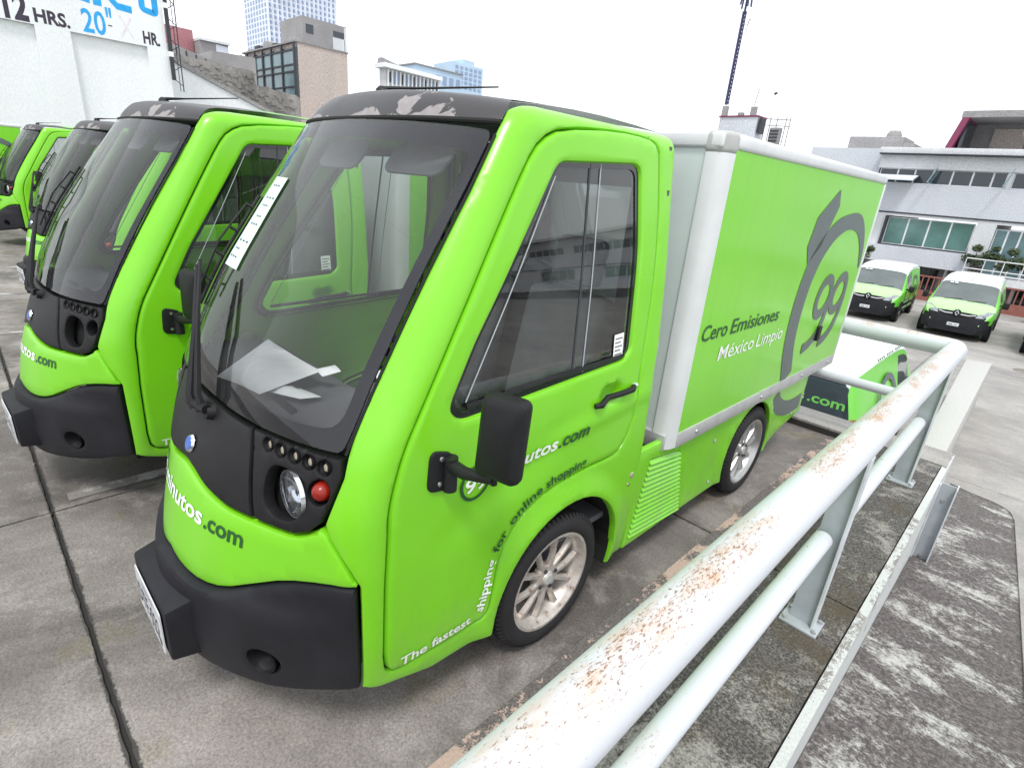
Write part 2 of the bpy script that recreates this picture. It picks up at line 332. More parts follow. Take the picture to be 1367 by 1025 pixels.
class MB:
    def __init__(s): s.v = []; s.f = []
    def add(s, vs, fs):
        k = len(s.v); s.v += [tuple(v) for v in vs]; s.f += [tuple(i+k for i in f) for f in fs]; return s
    def box(s, x0, x1, y0, y1, z0, z1):
        return s.add([(x0,y0,z0),(x1,y0,z0),(x1,y1,z0),(x0,y1,z0),(x0,y0,z1),(x1,y0,z1),(x1,y1,z1),(x0,y1,z1)],
              [(0,3,2,1),(4,5,6,7),(0,1,5,4),(1,2,6,5),(2,3,7,6),(3,0,4,7)])
    def prism(s, poly, z0, z1):      # poly of (x,y), counter-clockwise
        n = len(poly)
        return s.add([(x,y,z0) for x,y in poly]+[(x,y,z1) for x,y in poly], [tuple(range(n))[::-1], tuple(range(n,2*n))]+[(i,(i+1)%n,n+(i+1)%n,n+i) for i in range(n)])
    def extr(s, poly, axis, a0, a1):  # polygon in the other two axes, extruded along axis
        n = len(poly); vs = []
        for a in (a0, a1):
            for p in poly:
                vs.append((a,p[0],p[1]) if axis == 0 else ((p[0],a,p[1]) if axis == 1 else (p[0],p[1],a)))
        return s.add(vs, [tuple(range(n))[::-1], tuple(range(n,2*n))]+[(i,(i+1)%n,n+(i+1)%n,n+i) for i in range(n)])
    def tube(s, pts, r, n=10, caps=True):
        pts = [Vector(p) for p in pts]; rs = r if isinstance(r, (list,tuple)) else [r]*len(pts); rings = []; ref = None
        for i, p in enumerate(pts):
            d = (pts[min(i+1,len(pts)-1)]-pts[max(i-1,0)]).normalized()
            if ref is None: ref = d.orthogonal().normalized()
            ref = (ref-d*ref.dot(d)).normalized(); b = d.cross(ref)
            rings.append([p+(ref*math.cos(2*PI*k/n)+b*math.sin(2*PI*k/n))*rs[i] for k in range(n)])
        vs = [v for rg in rings for v in rg]; fs = []
        for i in range(len(pts)-1):
            for k in range(n): fs.append((i*n+k, i*n+(k+1)%n, (i+1)*n+(k+1)%n, (i+1)*n+k))
        if caps: fs += [tuple(range(n))[::-1], tuple(range((len(pts)-1)*n, len(pts)*n))]
        return s.add(vs, fs)
    def lathe(s, prof, c, axis, n=32, close=False):   # prof: list of (radius, along axis)
        ax = Vector(axis).normalized(); u = ax.orthogonal().normalized()
        if abs(ax.x) > .99: u = Vector((0,1,0))
        w = ax.cross(u); c = Vector(c); vs = []; m_ = len(prof)
        for r_, a in prof:
            for k in range(n):
                t = 2*PI*k/n; vs.append(c+ax*a+(u*math.cos(t)+w*math.sin(t))*r_)
        fs = [(i*n+k, i*n+(k+1)%n, ((i+1)%m_)*n+(k+1)%n, ((i+1)%m_)*n+k) for i in range(m_ if close else m_-1) for k in range(n)]
        return s.add(vs, fs)
    def build(s, name, mat, parent=None, smooth=False, bevel=0, seg=2):
        me = bpy.data.meshes.new(name); me.from_pydata(s.v, [], s.f); me.update()
        bm = bmesh.new(); bm.from_mesh(me); bmesh.ops.remove_doubles(bm, verts=bm.verts, dist=1e-6); bmesh.ops.recalc_face_normals(bm, faces=bm.faces)
        if bevel: bmesh.ops.bevel(bm, geom=[e for e in bm.edges if len(e.link_faces)==2 and e.calc_face_angle(0) > .5], offset=bevel, segments=seg, profile=.5, affect='EDGES', clamp_overlap=True)
        bm.to_mesh(me); bm.free()
        return link(name, me, M[mat] if isinstance(mat, str) else mat, parent, smooth or (30 if bevel else False))

_tc = {}
def text_tris(txt, italic=0.0, bold=0.0):
    key = (txt, bold)
    if key not in _tc:
        cu = bpy.data.curves.new('t', 'FONT'); cu.body = txt; cu.size = 1.0; cu.resolution_u = 3; cu.offset = bold
        ob = bpy.data.objects.new('t', cu); COL.objects.link(ob)
        dg = bpy.context.evaluated_depsgraph_get(); me = bpy.data.meshes.new_from_object(ob.evaluated_get(dg))
        me.calc_loop_triangles()
        v = np.array([x.co[:2] for x in me.vertices]); f = [tuple(t.vertices) for t in me.loop_triangles]
        bpy.data.objects.remove(ob); bpy.data.curves.remove(cu); bpy.data.meshes.remove(me)
        _tc[key] = (v, f)
    v, f = _tc[key]; v = v.copy(); v[:,0] += italic*v[:,1]; return v, f
def text_mesh(name, txt, mapf, mat, parent, width=None, height=None, italic=0, bold=0.0):
    """mapf(array u, array v) -> list of 3D points; the text is fitted to width/height with its origin at the lower left"""
    v, f = text_tris(txt, italic, bold)
    x0, x1 = v[:,0].min(), v[:,0].max()
    s = (width/(x1-x0)) if width else height/.73; sy = height/.73 if height else s
    u = (v[:,0]-x0)*s; w = v[:,1]*sy
    P = mapf(u, w); me = bpy.data.meshes.new(name); me.from_pydata([tuple(p) for p in P], [], f); me.update()
    return link(name, me, M[mat], parent)
def plane_map(o, ux, uy):
    o = np.array(o, float); ux = np.array(ux, float); uy = np.array(uy, float)
    return lambda u, w: o+np.outer(u, ux)+np.outer(w, uy)

def pip(pts, poly):
    x, y = pts[:,0], pts[:,1]; inside = np.zeros(len(pts), bool); n = len(poly)
    for i in range(n):
        x0, y0 = poly[i]; x1, y1 = poly[(i+1)%n]
        c = ((y0 > y) != (y1 > y)); 
        with np.errstate(divide='ignore', invalid='ignore'): xi = (x1-x0)*(y-y0)/(y1-y0+1e-15)+x0
        inside ^= c & (x < xi)
    return inside
def pdist(pts, poly):
    d = np.full(len(pts), 1e9); n = len(poly)
    for i in range(n):
        a = np.array(poly[i]); b = np.array(poly[(i+1)%n]); ab = b-a; L = (ab**2).sum()+1e-15
        t = np.clip(((pts-a)@ab)/L, 0, 1); q = a+t[:,None]*ab; d = np.minimum(d, np.hypot(*(pts-q).T))
    return d
def chaikin(poly, it=2, closed=True, q=.25):
    poly = [tuple(p) for p in poly]
    for _ in range(it):
        out = []; n = len(poly)
        for i in range(n if closed else n-1):
            a = poly[i]; b = poly[(i+1)%n]
            out += [(a[0]*(1-q)+b[0]*q, a[1]*(1-q)+b[1]*q), (a[0]*q+b[0]*(1-q), a[1]*q+b[1]*(1-q))]
        poly = out if closed else [poly[0]]+out+[poly[-1]]
    return poly
def round_poly(poly, r, seg=4):
    """round every corner of a polygon by r (or its own radius as a third value)"""
    out = []; n = len(poly)
    for i in range(n):
        p = Vector(poly[i][:2]); rr = poly[i][2] if len(poly[i]) > 2 else r
        a = Vector(poly[i-1][:2])-p; b = Vector(poly[(i+1)%n][:2])-p; d = min(rr, a.length*.48, b.length*.48)
        if d < 1e-4: out.append(tuple(p)); continue
        s = p+a.normalized()*d; e = p+b.normalized()*d
        for k in range(seg+1):
            t = k/seg; q = s*(1-t)**2+p*2*t*(1-t)+e*t*t; out.append((q.x, q.y))
    return out
def resample(poly, step):
    out = []; n = len(poly)
    for i in range(n):
        a = np.array(poly[i], float); b = np.array(poly[(i+1)%n], float); k = max(1, int(np.hypot(*(b-a))/step+.5))
        for j in range(k): out.append(tuple(a+(b-a)*j/k))
    return out
def area(poly): return .5*sum(poly[i][0]*poly[(i+1)%len(poly)][1]-poly[(i+1)%len(poly)][0]*poly[i][1] for i in range(len(poly)))
def inset(poly, d):
    """move a closed polygon's points inwards by d (outwards when negative)"""
    n = len(poly); sg = 1 if area(poly) > 0 else -1; out = []
    for i in range(n):
        a = np.array(poly[i-1]); p = np.array(poly[i]); b = np.array(poly[(i+1)%n])
        t1 = (p-a)/(np.hypot(*(p-a))+1e-12); t2 = (b-p)/(np.hypot(*(b-p))+1e-12)
        nrm = np.array([-(t1+t2)[1], (t1+t2)[0]]); nrm = nrm/(np.hypot(*nrm)+1e-12); out.append(tuple(p+nrm*d*sg))
    return out
def patch(name, poly, mapf, mat, parent, holes=(), step=.03, er=.008, thick=.02, off=0.0, disp=None, flip=False, cap=False, smooth=40):
    """curved panel: polygon (with holes) in the parameter plane, laid on mapf's surface, rolled edges, thickness"""
    bs = min(step, .02)
    loops = [resample(poly, bs)] + [resample(h, bs) for h in holes]
    pts = []; edges = []
    for lp in loops:
        k = len(pts); n = len(lp); pts += lp; edges += [(k+i, k+(i+1)%n) for i in range(n)]
    nb = len(pts)
    P0 = np.array(loops[0]); extra = []
    if er > 0:
        for li, lp in enumerate(loops):
            for fr in (.4, 1.0):
                q = np.array(inset(lp, er*fr if li == 0 else -er*fr)); extra.append(q)
    x0, y0 = P0.min(0); x1, y1 = P0.max(0)
    gx, gy = np.meshgrid(np.arange(x0+step*.5, x1, step), np.arange(y0+step*.5, y1, step)); g = np.stack([gx.ravel(), gy.ravel()], 1)
    def alld(q):
        d = pdist(q, loops[0])
        for h in loops[1:]: d = np.minimum(d, pdist(q, h))
        return d
    def ins(q):
        m_ = pip(q, loops[0])
        for h in loops[1:]: m_ &= ~pip(q, h)
        return m_
    gd = alld(g); g = g[ins(g) & (gd > max(er*1.25, step*.45))]
    ex = np.concatenate(extra) if extra else np.zeros((0,2))
    if len(ex): ex = ex[ins(ex) & (alld(ex) > er*.3)]
    allp = np.concatenate([np.array(pts), ex, g])
    res = delaunay_2d_cdt([Vector(p) for p in allp], edges, [], 0, 1e-6)
    V2 = np.array([tuple(v) for v in res[0]]); T = np.array([tuple(f) for f in res[2]]); orig = res[3]
    cen = V2[T].mean(1); T = T[ins(cen)]
    d = alld(V2)
    e_ = 1e-3; P = mapf(V2[:,0], V2[:,1]); Pu = mapf(V2[:,0]+e_, V2[:,1]); Pv = mapf(V2[:,0], V2[:,1]+e_)
    nr = np.cross(Pu-P, Pv-P); nr /= np.linalg.norm(nr, axis=1)[:,None]+1e-12
    if flip: nr = -nr
    o = np.full(len(V2), off)
    if er > 0:
        dd = np.clip(d, 0, er); o = o-(er-np.sqrt(np.maximum(0, er*er-(er-dd)**2)))
    if disp is not None: o = o+disp(P)
    Q = P+nr*o[:,None]
    # boundary loops for the skirt
    cnt = {}
    for t in T:
        for a, b in ((t[0],t[1]),(t[1],t[2]),(t[2],t[0])): cnt[(a,b)] = 1
    be = [(a,b) for (a,b) in cnt if (b,a) not in cnt]
    verts = [tuple(q) for q in Q]; faces = []
    # orientation
    t = T[0]; nn = np.cross(Q[t[1]]-Q[t[0]], Q[t[2]]-Q[t[0]]); fl = (nn@nr[t[0]]) < 0
    for t in T: faces.append(tuple(int(i) for i in (t[::-1] if fl else t)))
    if thick > 0:
        bv = {}
        for a, b in be:
            for i in (a, b):
                if i not in bv: bv[i] = len(verts); verts.append(tuple(Q[i]-nr[i]*thick))
            q = (int(a), bv[a], bv[b], int(b)); faces.append(q[::-1] if fl else q)
        if cap:
            mp = {}
            for i in range(len(Q)):
                if i in bv: mp[i] = bv[i]
                else: mp[i] = len(verts); verts.append(tuple(Q[i]-nr[i]*thick))
            for t in T: faces.append(tuple(mp[int(i)] for i in (t if fl else t[::-1])))
    me = bpy.data.meshes.new(name); me.from_pydata(verts, [], faces); me.update()
    return link(name, me, M[mat] if isinstance(mat, str) else mat, parent, smooth)
def circle(cx, cy, rx, ry=None, n=20, a0=0): ry = ry or rx; return [(cx+rx*math.cos(a0+2*PI*k/n), cy+ry*math.sin(a0+2*PI*k/n)) for k in range(n)]
def ribbon2d(pts, w):
    """flat band polygon (list of quads) along 2D points, w = widths"""
    pts = [np.array(p, float) for p in pts]; ws = w if isinstance(w, (list,tuple)) else [w]*len(pts); L = []; Rr = []
    for i, p in enumerate(pts):
        d = pts[min(i+1,len(pts)-1)]-pts[max(i-1,0)]; d /= np.hypot(*d)+1e-12; n_ = np.array([-d[1], d[0]])
        L.append(p+n_*ws[i]/2); Rr.append(p-n_*ws[i]/2)
    return L, Rr
def band(name, pts, w, place, mat, parent, closed=False):
    if closed: pts = list(pts)+[pts[0], pts[1]]
    L, Rr = ribbon2d(pts, w); n = len(pts)
    if closed: L[0] = L[-2]; Rr[0] = Rr[-2]; L = L[:-1]; Rr = Rr[:-1]; n -= 1
    vs = [place(*q) for q in L]+[place(*q) for q in Rr]
    me = bpy.data.meshes.new(name); me.from_pydata(vs, [], [(i, i+1, n+i+1, n+i) for i in range(n-1)]); me.update()
    return link(name, me, M[mat], parent)
def leafy(name, mat, parent, blobs, n, size, loc=(0,0,0)):
    vs = []; fs = []
    for k in range(n):
        c, r_ = random.choice(blobs); d = Vector((random.gauss(0,1), random.gauss(0,1), random.gauss(0,1))).normalized()*r_*random.random()**.45
        p = Vector(c)+Vector((d.x, d.y, d.z*.8)); u = Vector((random.gauss(0,1), random.gauss(0,1), random.gauss(0,.6))).normalized(); w = u.orthogonal().normalized()
        s = size*random.uniform(.6,1.4); i = len(vs); vs += [p-u*s, p+w*s*.4, p+u*s, p-w*s*.4]; fs.append((i,i+1,i+2,i+3))
    me = bpy.data.meshes.new(name); me.from_pydata([tuple(v) for v in vs], [], fs); me.update(); return link(name, me, M[mat], parent)
# ------------------------------------------------------------------ the surface of the cab
ZX=[.1,.25,.45,.74,1.1,1.5,1.9,2.3]; XS=[.655,.675,.69,.692,.688,.655,.605,.56]
ZK=[.1,.3,.74,.93,1.1,1.9,2.3]; YK=[-.83,-.835,-.85,-.84,-.79,-.33,-.10]
ZC=[.1,.3,.45,.62,.8,.93,1.05,1.2,1.45,1.7,1.92,2.3]; YC=[-1.12,-1.15,-1.155,-1.135,-1.09,-1.04,-.985,-.93,-.80,-.63,-.47,-.21]
ZE=[.3,.8,1.0,1.25,1.7,1.95]; EE=[1.75,1.8,2.2,3.2,3.0,2.6]
VT=1.985
def raw(a, v):
    d=np.maximum(0,v-VT); vv=np.minimum(v,VT); z=vv+.10*d
    xs=np.interp(vv,ZX,XS)-d; yk=np.interp(vv,ZK,YK)+d; yc=np.interp(vv,ZC,YC)+d
    f=a<0; xx=xs+a; t=np.clip(np.abs(xx)/np.maximum(xs,.02),0,1)
    x=np.where(f,xx,xs); y=np.where(f,yc+(yk-yc)*t**np.interp(vv,ZE,EE),yk+a)
    return np.stack([x,y,z],-1)
def S(a, v, ra=.05, rv=.05, n=7):
    a=np.asarray(a,float); v=np.asarray(v,float); acc=0
    for i in np.linspace(-1,1,n):
        for j in np.linspace(-1,1,n): acc=acc+raw(a+i*ra,v+j*rv)
    return acc/(n*n)
def front(u, v):
    u=np.asarray(u,float); v=np.asarray(v,float)
    xs=np.interp(np.minimum(v,VT),ZX,XS)-np.maximum(0,v-VT); P=S((np.abs(u)-1)*xs,v); P[...,0]*=np.where(u<0,-1,1); return P
def side(sg):
    def f(a, v):
        P=S(a,v); P[...,0]*=sg; return P
    return f
def Yk(v): return sum(np.interp(np.minimum(v+j,VT),ZK,YK)+np.maximum(0,v+j-VT) for j in np.linspace(-.05,.05,7))/7
def yz(sg):                                   # side surface addressed by (y, z)
    def f(y, z):
        y=np.asarray(y,float); z=np.asarray(z,float); P=S(y-Yk(z),z); P[...,0]*=sg; return P
    return f
def toav(pts): return [(p[0]-float(Yk(p[1])), *p[1:]) for p in pts]
WB, RW, RR = 1.883, .293, .217

DOOR=[(.076,1.273),(.078,1.502),(.086,1.687),(.096,1.84),(.114,1.902),(.185,1.945),(.444,1.977),(.63,1.975),(.719,1.945),(.779,1.86),(.906,1.669),(1.056,1.389),(1.19,1.098),(1.225,1.001),(1.245,.882),(1.19,.790),(1.12,.775),(.952,.780),(.750,.769),(.597,.701),(.520,.590),(.488,.453),(.468,.348),(.380,.335),(.232,.345),(.09,.352),(.062,.404),(.071,.593),(.083,.829),(.073,.981),(.073,1.103)]
WIN=toav([(-.135,1.85,.03),(.30,1.875,.05),(.325,1.60,.05),(.315,1.215,.06),(.27,1.185,.05),(-.28,1.155,.05),(-.53,1.142,.05),(-.565,1.19,.03),(-.47,1.36,.03)])
ARCH=[(.40,.18),(.405,.30)]+[(.035+.362*math.cos(t),.30+.362*math.sin(t)) for t in np.linspace(.12,PI-.05,22)]+[(-.328,.235)]
def side_disp(P):
    y=P[:,1]; z=P[:,2]
    r=np.hypot(y-.02, z-.28); r=np.hypot(y-.035,z-.30); g=np.clip((r-.36)/.115,0,1); fl=.022*np.cos(g*PI/2)**2*(r>.2)
    ridge=.007*np.exp(-((z-(.985+.10*(y-.2)))/.035)**2)*np.clip((y+.5)/.5,0,1)*(y<.5)
    dip=-.010*np.exp(-((z-(.86+.35*(y+.35)))/.07)**2)*np.clip((y+.65)/.3,0,1)*np.clip((.1-y)/.3,0,1)
    hd=-.036*np.exp(-(((y-.215)/.060)**2+((z-1.065)/.032)**2)**2)
    return fl+ridge+dip+hd

def bend(path, s0, place, off=.0022):
    pts=np.array(path); d=np.diff(pts,axis=0); L=np.hypot(d[:,0],d[:,1]); cs=np.concatenate([[0],np.cumsum(L)])
    def f(u, w):
        s=np.clip(u+s0,0,cs[-1]-1e-6); y=np.interp(s,cs,pts[:,0]); z=np.interp(s,cs,pts[:,1])
        e=.02; ty=np.interp(s+e,cs,pts[:,0])-np.interp(np.maximum(s-e,0),cs,pts[:,0]); tz=np.interp(s+e,cs,pts[:,1])-np.interp(np.maximum(s-e,0),cs,pts[:,1])
        n=np.hypot(ty,tz); return place(y-tz/n*w, z+ty/n*w, off)
    return f
def side_place(sg):
    g=yz(sg)
    def f(y, z, off=.003):
        P=g(y,z); P[...,0]+=sg*(side_disp(P.reshape(-1,3)).reshape(P.shape[:-1])+off); return P
    return f

def wheel(parent, x, y, sg, name='wheel', rim='rim'):
    c=(x,y,RW); ax=(sg,0,0); W=.165
    t=MB().lathe([(RR-.012,-W/2+.02),(RR+.004,-W/2),(RW-.03,-W/2-.003),(RW-.006,-W/2+.015),(RW,-W/2+.035),(RW,-.002),(RW-.008,0),(RW,.002),(RW,W/2-.035),(RW-.006,W/2-.015),(RW-.025,W/2+.001),(RR+.022,W/2+.003),(RR+.002,W/2-.003),(RR-.008,W/2-.016)],c,ax,48)
    for k in range(72):                        # tread blocks on the shoulder
        a=2*PI*k/72; ca,sa=math.cos(a),math.sin(a); vs=[]
        for (r_,xx) in ((RW-.012,W/2-.006),(RW+.0035,W/2-.020),(RW+.0035,W/2-.055),(RW-.012,W/2-.055)):
            for da in (-.022,.022):
                vs.append((x+sg*xx, y+r_*math.cos(a+da), RW+r_*math.sin(a+da)))
        t.add(vs,[(0,1,3,2),(2,3,5,4),(0,2,4,6),(1,7,5,3)])
    root=t.build(name,'rubber',parent,smooth=45)
    r=MB().lathe([(RR-.004,-W/2+.02),(RR+.003,-W/2+.012)],c,ax,48)
    r.lathe([(RR-.02,-.05),(RR-.02,W/2-.035),(RR-.006,W/2-.016),(RR+.002,W/2-.004),(RR-.010,W/2-.004),(RR-.022,W/2-.016),(RR-.034,W/2-.03),(RR-.036,-.05)],c,ax,48)
    r.build('rim',rim,root,smooth=45)
    sp=MB(); n=10
    for k in range(n):
        a=2*PI*k/n+.13; pa=a+(.085 if k%2 else -.085)
        for seg in (0,):
            ra,rb=.040,RR-.024; vs=[]
            for (rr,ww,xo,aa) in ((ra,.030,.050,pa),(.5*(ra+rb),.023,.056,a+(.02 if k%2 else -.02)),(rb,.036,.052,a-(.02 if k%2 else -.02))):
                for (dw,dx) in ((-1,-.020),(-.55,.0),(.55,.0),(1,-.020)):
                    yy=y+rr*math.cos(aa)-dw*ww/2*math.sin(aa); zz=RW+rr*math.sin(aa)+dw*ww/2*math.cos(aa); vs.append((x+sg*(xo+dx),yy,zz))
            sp.add(vs,[(0,1,5,4),(1,2,6,5),(2,3,7,6),(4,5,9,8),(5,6,10,9),(6,7,11,10)])
    sp.lathe([(.0,.058),(.030,.058),(.033,.052),(.062,.050),(.068,.02)],c,ax,24)
    sp.build('spokes',rim,root,smooth=40)
    hb=MB().lathe([(0,.064),(.022,.063),(.027,.056)],c,ax,20); hb.build('hub_cap','cap_grey',root,smooth=True)
    for k in range(4):
        a=2*PI*k/4+.4; MB().lathe([(0,.058),(.008,.058),(.009,.050)],(x,y+.048*math.cos(a),RW+.048*math.sin(a)),ax,8).build('wheel_nut','dark_metal',root)
    MB().lathe([(0,-.03),(.125,-.03),(.125,-.015),(0,-.012)],c,ax,28).build('brake_disc','dark_metal',root)
    return root

def make_delivery_van():
    van=empty('delivery_van')
    fr=lambda pts,**k: pts
    # ---- side shells with door hole and wheel notch
    top=2.075
    for sg in (1,-1):
        outline=[(-.006,.345),(.0,.725),(-.03,.78),(-.085,.865),(-.100,.905),(-.088,.965),(-.076,1.04),(-.078,1.10),(-.074,1.30),(-.060,1.55),(-.044,1.75),(-.040,1.91),(-.036,1.98),(-.003,2.02),(.06,2.05),(.2,top)]
        outline+=[(.53-float(Yk(v)),v) for v in (top,2.0,1.94,1.8,1.6,1.4,1.2,1.0,.8)]
        outline+=toav([(.53,.75),(.53,.18)]+ARCH+[(-.59,.252),(-.82,.335)])
        hole=inset(chaikin(DOOR,1),-.003)
        sh=patch('cab_shell',outline,side(sg),'green',van,[hole],step=.028,er=.010,thick=.022,disp=side_disp,flip=sg<0)
        door=patch('door',inset(chaikin(DOOR,1),.003),side(sg),'green',van,[round_poly(WIN,.04)],step=.02,er=.013,thick=.028,off=.004,disp=side_disp,flip=sg<0)
        # rubber behind the door seam and round the window
        L=inset(chaikin(DOOR,1),-.02); 
        patch('door_seal',L,side(sg),'shadow_gap',van,[inset(chaikin(DOOR,1),.02)],step=.05,er=0,thick=0,off=-.020,disp=side_disp,flip=sg<0)
        wp=round_poly(WIN,.04)
        patch('window_seal',inset(wp,-.012),side(sg),'gloss_black',door,[inset(wp,.016)],step=.04,er=0,thick=.01,off=-.009,flip=sg<0)
        patch('window_glass',inset(wp,.002),side(sg),'side_glass',door,step=.06,er=0,thick=0,off=-.013,flip=sg<0)
        g=yz(sg)
        for (yb,yt) in ((-.02,.03),):          # sliding-window divider
            pts=[tuple(g(np.array(yb+(yt-yb)*t),np.array(1.18+.68*t))-np.array([sg*.012,0,0])) for t in np.linspace(0,1,6)]
            MB().tube(pts,.004,6).build('window_divider','dark_metal',door)
            pts=[tuple(g(np.array(yb+.055+(yt-yb)*t),np.array(1.18+.68*t))-np.array([sg*.010,0,0])) for t in np.linspace(0,1,6)]
            MB().tube(pts,.002,6).build('window_divider','post_grey',door)
        pts=[tuple(g(np.array(y_),np.array(1.178+.03*(y_+.5)))-np.array([sg*.006,0,0])) for y_ in np.linspace(-.50,.28,8)]
        MB().tube(pts,.007,6).build('window_rail','black',door)
        pts=[tuple(g(np.array(-.50+.36*t),np.array(1.19+.62*t))-np.array([sg*.008,0,0])) for t in np.linspace(0,1,8)]
        MB().tube(pts,.0018,6).build('glass_edge','post_grey',door)
        if sg>0:
            pl=side_place(1)
            P=lambda y,z,o: tuple(pl(np.array(y),np.array(z),o))
            st=MB().add([P(.215,1.195,.0),P(.275,1.198,.0),P(.275,1.29,.0),P(.215,1.287,.0)],[(0,1,2,3)]); st=st.build('window_sticker','paper',door)
            for v in st.data.vertices: v.co.x-=.008
            for j in range(5):
                MB().add([P(.222,1.208+j*.015,-.0075),P(.268-.01*(j%2),1.2095+j*.015,-.0075),P(.268-.01*(j%2),1.214+j*.015,-.0075),P(.222,1.2125+j*.015,-.0075)],[(0,1,2,3)]).build('sticker_print','ink',st)
        # handle
        pl=side_place(sg); Q=lambda y,z,o: tuple(pl(np.array(y),np.array(z),o))
        hh=MB().tube([Q(.105,1.040,.010),Q(.13,1.043,.022),Q(.20,1.05,.030),Q(.27,1.057,.030),Q(.33,1.063,.022),Q(.355,1.066,.010)],[.010,.012,.0115,.0115,.012,.011],10)
        hh.build('door_handle','black',door,smooth=True)
        MB().tube([Q(.352,1.066,.004),Q(.378,1.069,.006)],[.011,.009],8).build('lock','chrome',door,smooth=True)
        # mirror plate, arm and head
        mp=patch('mirror_bracket',round_poly(toav([(-.645,.955),(-.565,.945),(-.555,1.06),(-.635,1.085)]),.03),side(sg),'black',van,step=.03,er=.004,thick=.012,off=.012,disp=side_disp,flip=sg<0)
        for (y_,z_) in ((-.605,.975),(-.60,1.052)):
            c=np.array(Q(y_,z_,.012)); MB().lathe([(0,.004),(.007,.003),(.008,0)],c,(sg,0,0),10).build('bolt','steel',mp)
        ar=MB(); h0=np.array(Q(-.575,1.01,.02))
        ar.tube([h0+(0,0,-.06),h0+(0,0,.045)],.021,12)
        e=h0+np.array([sg*.150,.025,.035])
        ar.tube([h0+(0,0,.02),h0+np.array([sg*.06,.0,.022]),e],[.021,.019,.015],8); ar.tube([e+(0,0,-.014),e+(0,0,.03)],.010,8)
        ar.build('mirror_arm','black',van,smooth=50)
        hd=MB(); cx=e+np.array([sg*.015,.0,.125]); n=28; rings=[]
        for (sc_x,sc_z,dy) in ((.66,.75,-.028),(.86,.89,-.017),(.92,.93,0.0),(.92,.93,.018),(.86,.895,.024),(.83,.88,.018)):
            rg=[]
            for (a_,b_) in resample(round_poly([(-.074,-.118),(.066,-.130),(.078,.128),(-.060,.130)],.026,5),.02):
                X=a_*sc_x; Z=b_*sc_z; th=.32
                rg.append(cx+np.array([sg*(X*math.cos(th)+ -dy*math.sin(th)), dy*math.cos(th)+X*math.sin(th), Z]))
            rings.append(rg)
        k=len(rings[0]); vs=[p for rg in rings for p in rg]; fs=[(i*k+j,i*k+(j+1)%k,(i+1)*k+(j+1)%k,(i+1)*k+j) for i in range(len(rings)-1) for j in range(k)]
        fs+=[tuple(range(k))]; hd.add(vs,fs); hm=hd.build('mirror_head','black' if sg>0 else 'cap_grey',van,smooth=40)
        gl=MB().add([p-np.array([0,.002,0]) for p in rings[-1]],[tuple(range(k))]); gl.build('mirror_glass','chrome',hm)
        # wheel-arch lip liner
        for yy in (0.035,WB):
            wl=MB()
            pr_=[(yy+.37*math.cos(t),.30+.35*math.sin(t)) for t in np.linspace(-.35,PI+.35,20)]
            vs=[(sg*.675,*p) for p in pr_]+[(sg*.36,*p) for p in pr_]+[(sg*.36,yy,.25)]
            if sg>0 or True: wl.add(vs,[(i,i+1,21+i-1+0,20+i) if False else (i,i+1,20+i+1,20+i) for i in range(19)]+[(20+i,20+i+1,40) for i in range(19)])
            wl.build('wheel_arch_liner','shadow_gap',van)
    # ---- front: hood, bumper, dark panels, windscreen, roof
    def sym(half): return half+[(-x,z) for x,z in reversed(half)]
    low=[(.0,.600),(.149,.579),(.289,.574),(.426,.594),(.573,.649),(.714,.698),(.865,.722),(.985,.728)]
    hup=[(.0,.885),(.10,.878),(.224,.858),(.388,.842),(.521,.843),(.635,.843),(.737,.842),(.80,.862),(.848,.893),(.905,.83),(.955,.775),(.99,.735)]
    def inter(a_,b_): return [q for q in b_]+[q for q in reversed(a_)]
    R_=chaikin(hup,1,False); L_=chaikin(low,1,False)
    # polygon runs from centre-top right to the crease, back along the lower edge, then mirrored
    poly=[p for p in R_]+[p for p in reversed(L_)]
    full=poly+[(-x,z) for x,z in reversed(poly) if abs(x)>1e-6]
    hood=patch('hood',full,front,'green',van,step=.04,er=.014,thick=.02,off=.004)
    lowb=[(x,z-.004) for x,z in chaikin(low,1,False)]
    bb=[(.0,.235),(.2,.238),(.36,.255),(.5,.270),(.746,.300),(.90,.330),(.985,.345)]
    bp_=[p for p in lowb]+[p for p in reversed(bb)]
    bfull=bp_+[(-x,z) for x,z in reversed(bp_) if abs(x)>1e-6]
    def bdisp(P):
        x=np.abs(P[:,0]); z=P[:,2]; return .022*np.clip((.68-x)/.25,0,1)*np.clip((.62-z)/.05,0,1)-.03*np.clip((.40-z)/.2,0,1)**2
    bump_=patch('bumper',bfull,front,'bumper',van,[circle(.625,.402,.066,.040,20),circle(-.625,.402,.066,.040,20)],step=.025,er=.02,thick=.03,off=.006,disp=bdisp)
    for sg in (1,-1):
        c_=np.array(front(np.array(sg*.625),np.array(.402)))+np.array([sg*.006,-.018,0])
        MB().lathe([(0,-.055),(.030,-.052),(.040,-.030),(.047,.004)],c_,(sg*.50,-.86,0),24).build('fog_lamp_recess','black',bump_,smooth=True)
    # number-plate carrier and plate
    pc=MB().add([(-.20,-1.10,.30),(.20,-1.10,.30),(.20,-1.10,.53),(-.20,-1.10,.53),(-.185,-1.215,.315),(.185,-1.215,.315),(.185,-1.215,.50),(-.185,-1.215,.50)],[(3,2,1,0),(4,5,6,7),(0,1,5,4),(1,2,6,5),(2,3,7,6),(3,0,4,7)])
    pcar=pc.build('plate_carrier','bumper',van,bevel=.008)
    pp=MB().extr(round_poly([(-.152,.318),(.152,.318),(.152,.478),(-.152,.478)],.014),1,-1.2235,-1.2200).build('number_plate','plate_white',van)
    text_mesh('plate_text','DTF-022',plane_map((-.135,-1.2250,.350),(1,0,0),(0,0,1)),'ink',pp,width=.255,height=.078)
